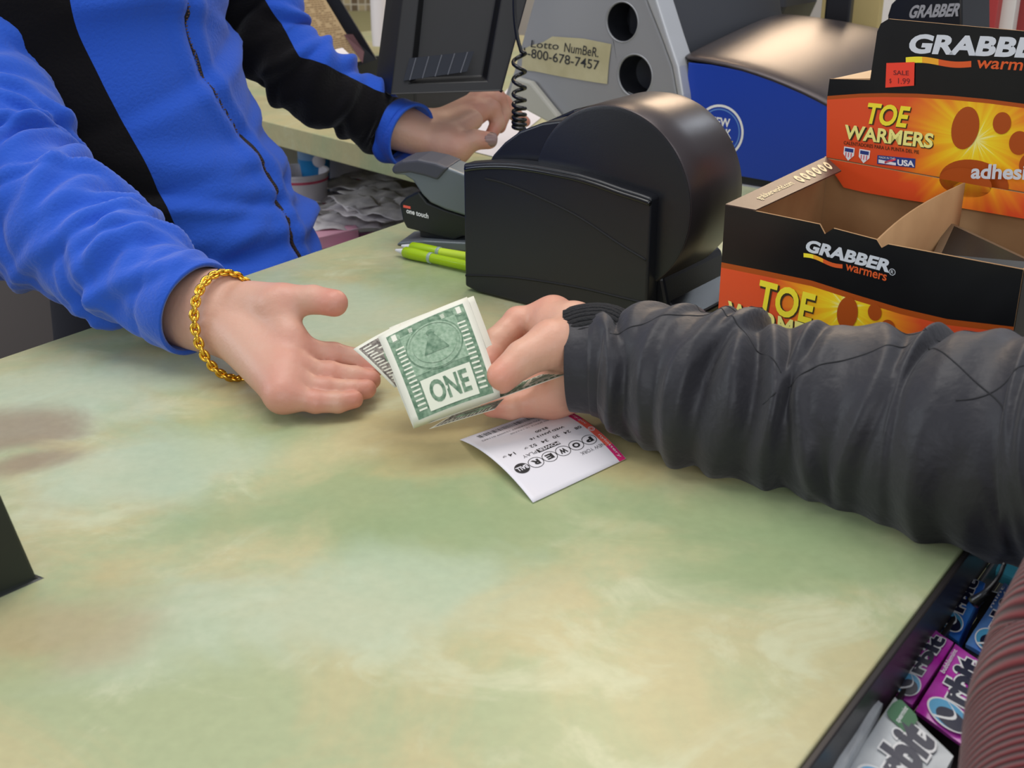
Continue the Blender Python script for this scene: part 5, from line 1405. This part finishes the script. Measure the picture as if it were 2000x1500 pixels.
# ------------------------------------------------------------------ background on the far counter
cl = thing('clipboard', 'tan typed sheet on a black board leaning behind the cashier', 'clipboard', Z(700, 128))
y0 = 1.95
def bgq(px, d): return np.array([D(u, v, d_) for (u, v), d_ in zip(px, d)])
v = bgq([(540, -60), (628, -60), (735, 116), (640, 150)], (1.95, 1.95, 2.0, 2.0)); n_ = np.array([0, .008, 0])
mk('board', hexa(list(v), [p + n_ for p in v]), M['black_plastic'], cl)
pg = bgq([(535, -60), (600, -60), (708, 119), (640, 132)], (1.94, 1.94, 1.985, 1.985))
mk('typed_page', (pg, [(0, 1, 2, 3)]), M['tan_page'], cl, solid=.0006)
a = Art(); rnd = random.Random(2)
for k in range(40):
    yy = .04 + k * .023; x = .06
    while x < .9:
        L_ = rnd.uniform(.03, .12)
        if rnd.random() < .85: a.rect(x, yy, min(x + L_, .94), yy + .008, M['tan_ink'], 1)
        x += L_ + .02
a.build('typing', lambda x, y, o: quad(pg, x, y) + np.array([0, -.0006 - o, 0]), cl)
mv = bgq([(672, 66), (690, 66), (712, 100), (709, 122)], (1.975, 1.975, 1.99, 1.99)) - np.array([0, .006, 0])
mk('pocket', (mv, [(0, 1, 2, 3)]), M['mauve'], cl, solid=.001)
tr = thing('desk_tray', 'black desk tray behind the screen on the far counter', 'tray', Z(725, 190))
fr = Frame(Z(700, 215), yaw=math.atan2(-.652, .759))
mk('tray_front', box(fr, -.10, .12, 0, .004, 0, .055), M['black_plastic'], tr, bevel=.001)
mk('tray_side', box(fr, -.104, -.1, 0, .15, 0, .055), M['black_plastic'], tr, bevel=.001); mk('tray_side', box(fr, .12, .124, 0, .15, 0, .055), M['black_plastic'], tr, bevel=.001)
mk('tray_floor', box(fr, -.1, .12, .004, .15, 0, .003), M['black_plastic'], tr)
o = mk('red_punch', lathe(Frame(Z(718, 176) + np.array([0, 0, .0175]), ex=(1, 0, 0), ey=(0, 0, 1), ez=(0, -1, 0)), [(.007, -.02), (.0160, -.018), (.0172, 0), (.016, .006), (.0085, .0065), (.008, -.004)], 28, cap=False), M['red_obj'], auto=40)
o.name = 'tape_roll'; tag(o, 'red tape roll standing beside the screen edge', 'tape')
o = mk('tissue', (np.array([D(u, v, d_) for u, v, d_ in ((654, 98, 1.8), (668, 95, 1.82), (697, 122, 1.8), (690, 132, 1.78), (672, 124, 1.77), (660, 112, 1.78))]), [(0, 1, 2, 3, 4, 5)]), M['paper'], solid=.004, bevel=.001)
tag(o, 'white folded tissue above the far sleeve in front of the typed page', 'tissue')
o = mk('white_tube', lathe(Frame(D(741, 70, 2.4)), [(.001, -.02), (.014, -.018), (.015, .01), (.015, .11), (.006, .12), (.001, .12)], 20), M['bucket'], auto=40)
o.name = 'lotion_bottle'; tag(o, 'white bottle standing before the mosaic tiles', 'bottle')
o = mk('tile_ledge', box(WF, -.75, -.05, 2.9, 3.375, .0, .93), M['olive'], bevel=.004); o.name = 'low_cabinet'; tag(o, 'olive low cabinet below the mosaic tiles', 'cabinet')
for p_, s__, l_ in ((.06, .07, 'small dark pot'),): pass

# shelf of goods behind the display box, top right
rb = thing('rear_display_box', 'second black warmer box standing behind the printed header', 'box', D(1810, 60, 1.35))
rb['category'] = 'box'
RF = Frame(D(1742, 150, 1.22), yaw=math.atan2(-.69, .72))
rbp = pp(RF, [(1735, 150), (1733, 30), (1740, 8), (1752, -4), (1790, -10), (1878, -12), (1880, 160)])
mk('box_card', prism(RF, rbp, 0, .06), M['card_black'], rb, bevel=.002)
a = Art(); textq(a, RF, 'GRABBER', (1773, 36), (1872, 32), (1782, 10), mat('faded_lettering', (150, 150, 156), .5), 1, .04)
a.build('box_print', lambda x, z, o: RF(x, -.0004 - o, z), rb)
cols = [((204, 188, 186), 'pale pink'), ((176, 60, 60), 'dull red'), ((222, 218, 214), 'white'), ((150, 50, 52), 'dark red'), ((214, 210, 208), 'off white')]
for k, (c_, nm_) in enumerate(cols):
    o = mk('cigarette_carton' if False else 'carton', box(Frame(D(1870 + k * 34, 95, 1.5), yaw=-.7), 0, .020, 0, .04, 0, .12), mat('carton_' + str(k), c_, .5), bevel=.001)
    tag(o, nm_ + ' carton standing behind the warmer boxes', 'carton', None)
# items behind the blue printer
o = mk('display_card', box(Frame(D(1600, 60, 1.75), yaw=-.5), 0, .08, 0, .02, -.06, .10), mat('yellow_card', (196, 176, 120), .7), bevel=.001); tag(o, 'dull yellow card box behind the blue sided machine', 'box')
o = mk('cable_post', box(Frame(D(1608, 45, 1.68), yaw=-.5), 0, .034, 0, .02, -.06, .10), M['black_plastic'], bevel=.003); o.name = 'black_post'; tag(o, 'black upright post behind the bronze domed lid', 'post')
o = mk('white_sign', box(Frame(D(1690, 60, 1.95), yaw=-.5), 0, .05, 0, .01, -.05, .08), M['paper'], bevel=.001); o.name = 'price_card'; tag(o, 'white card standing left of the box header', 'card')
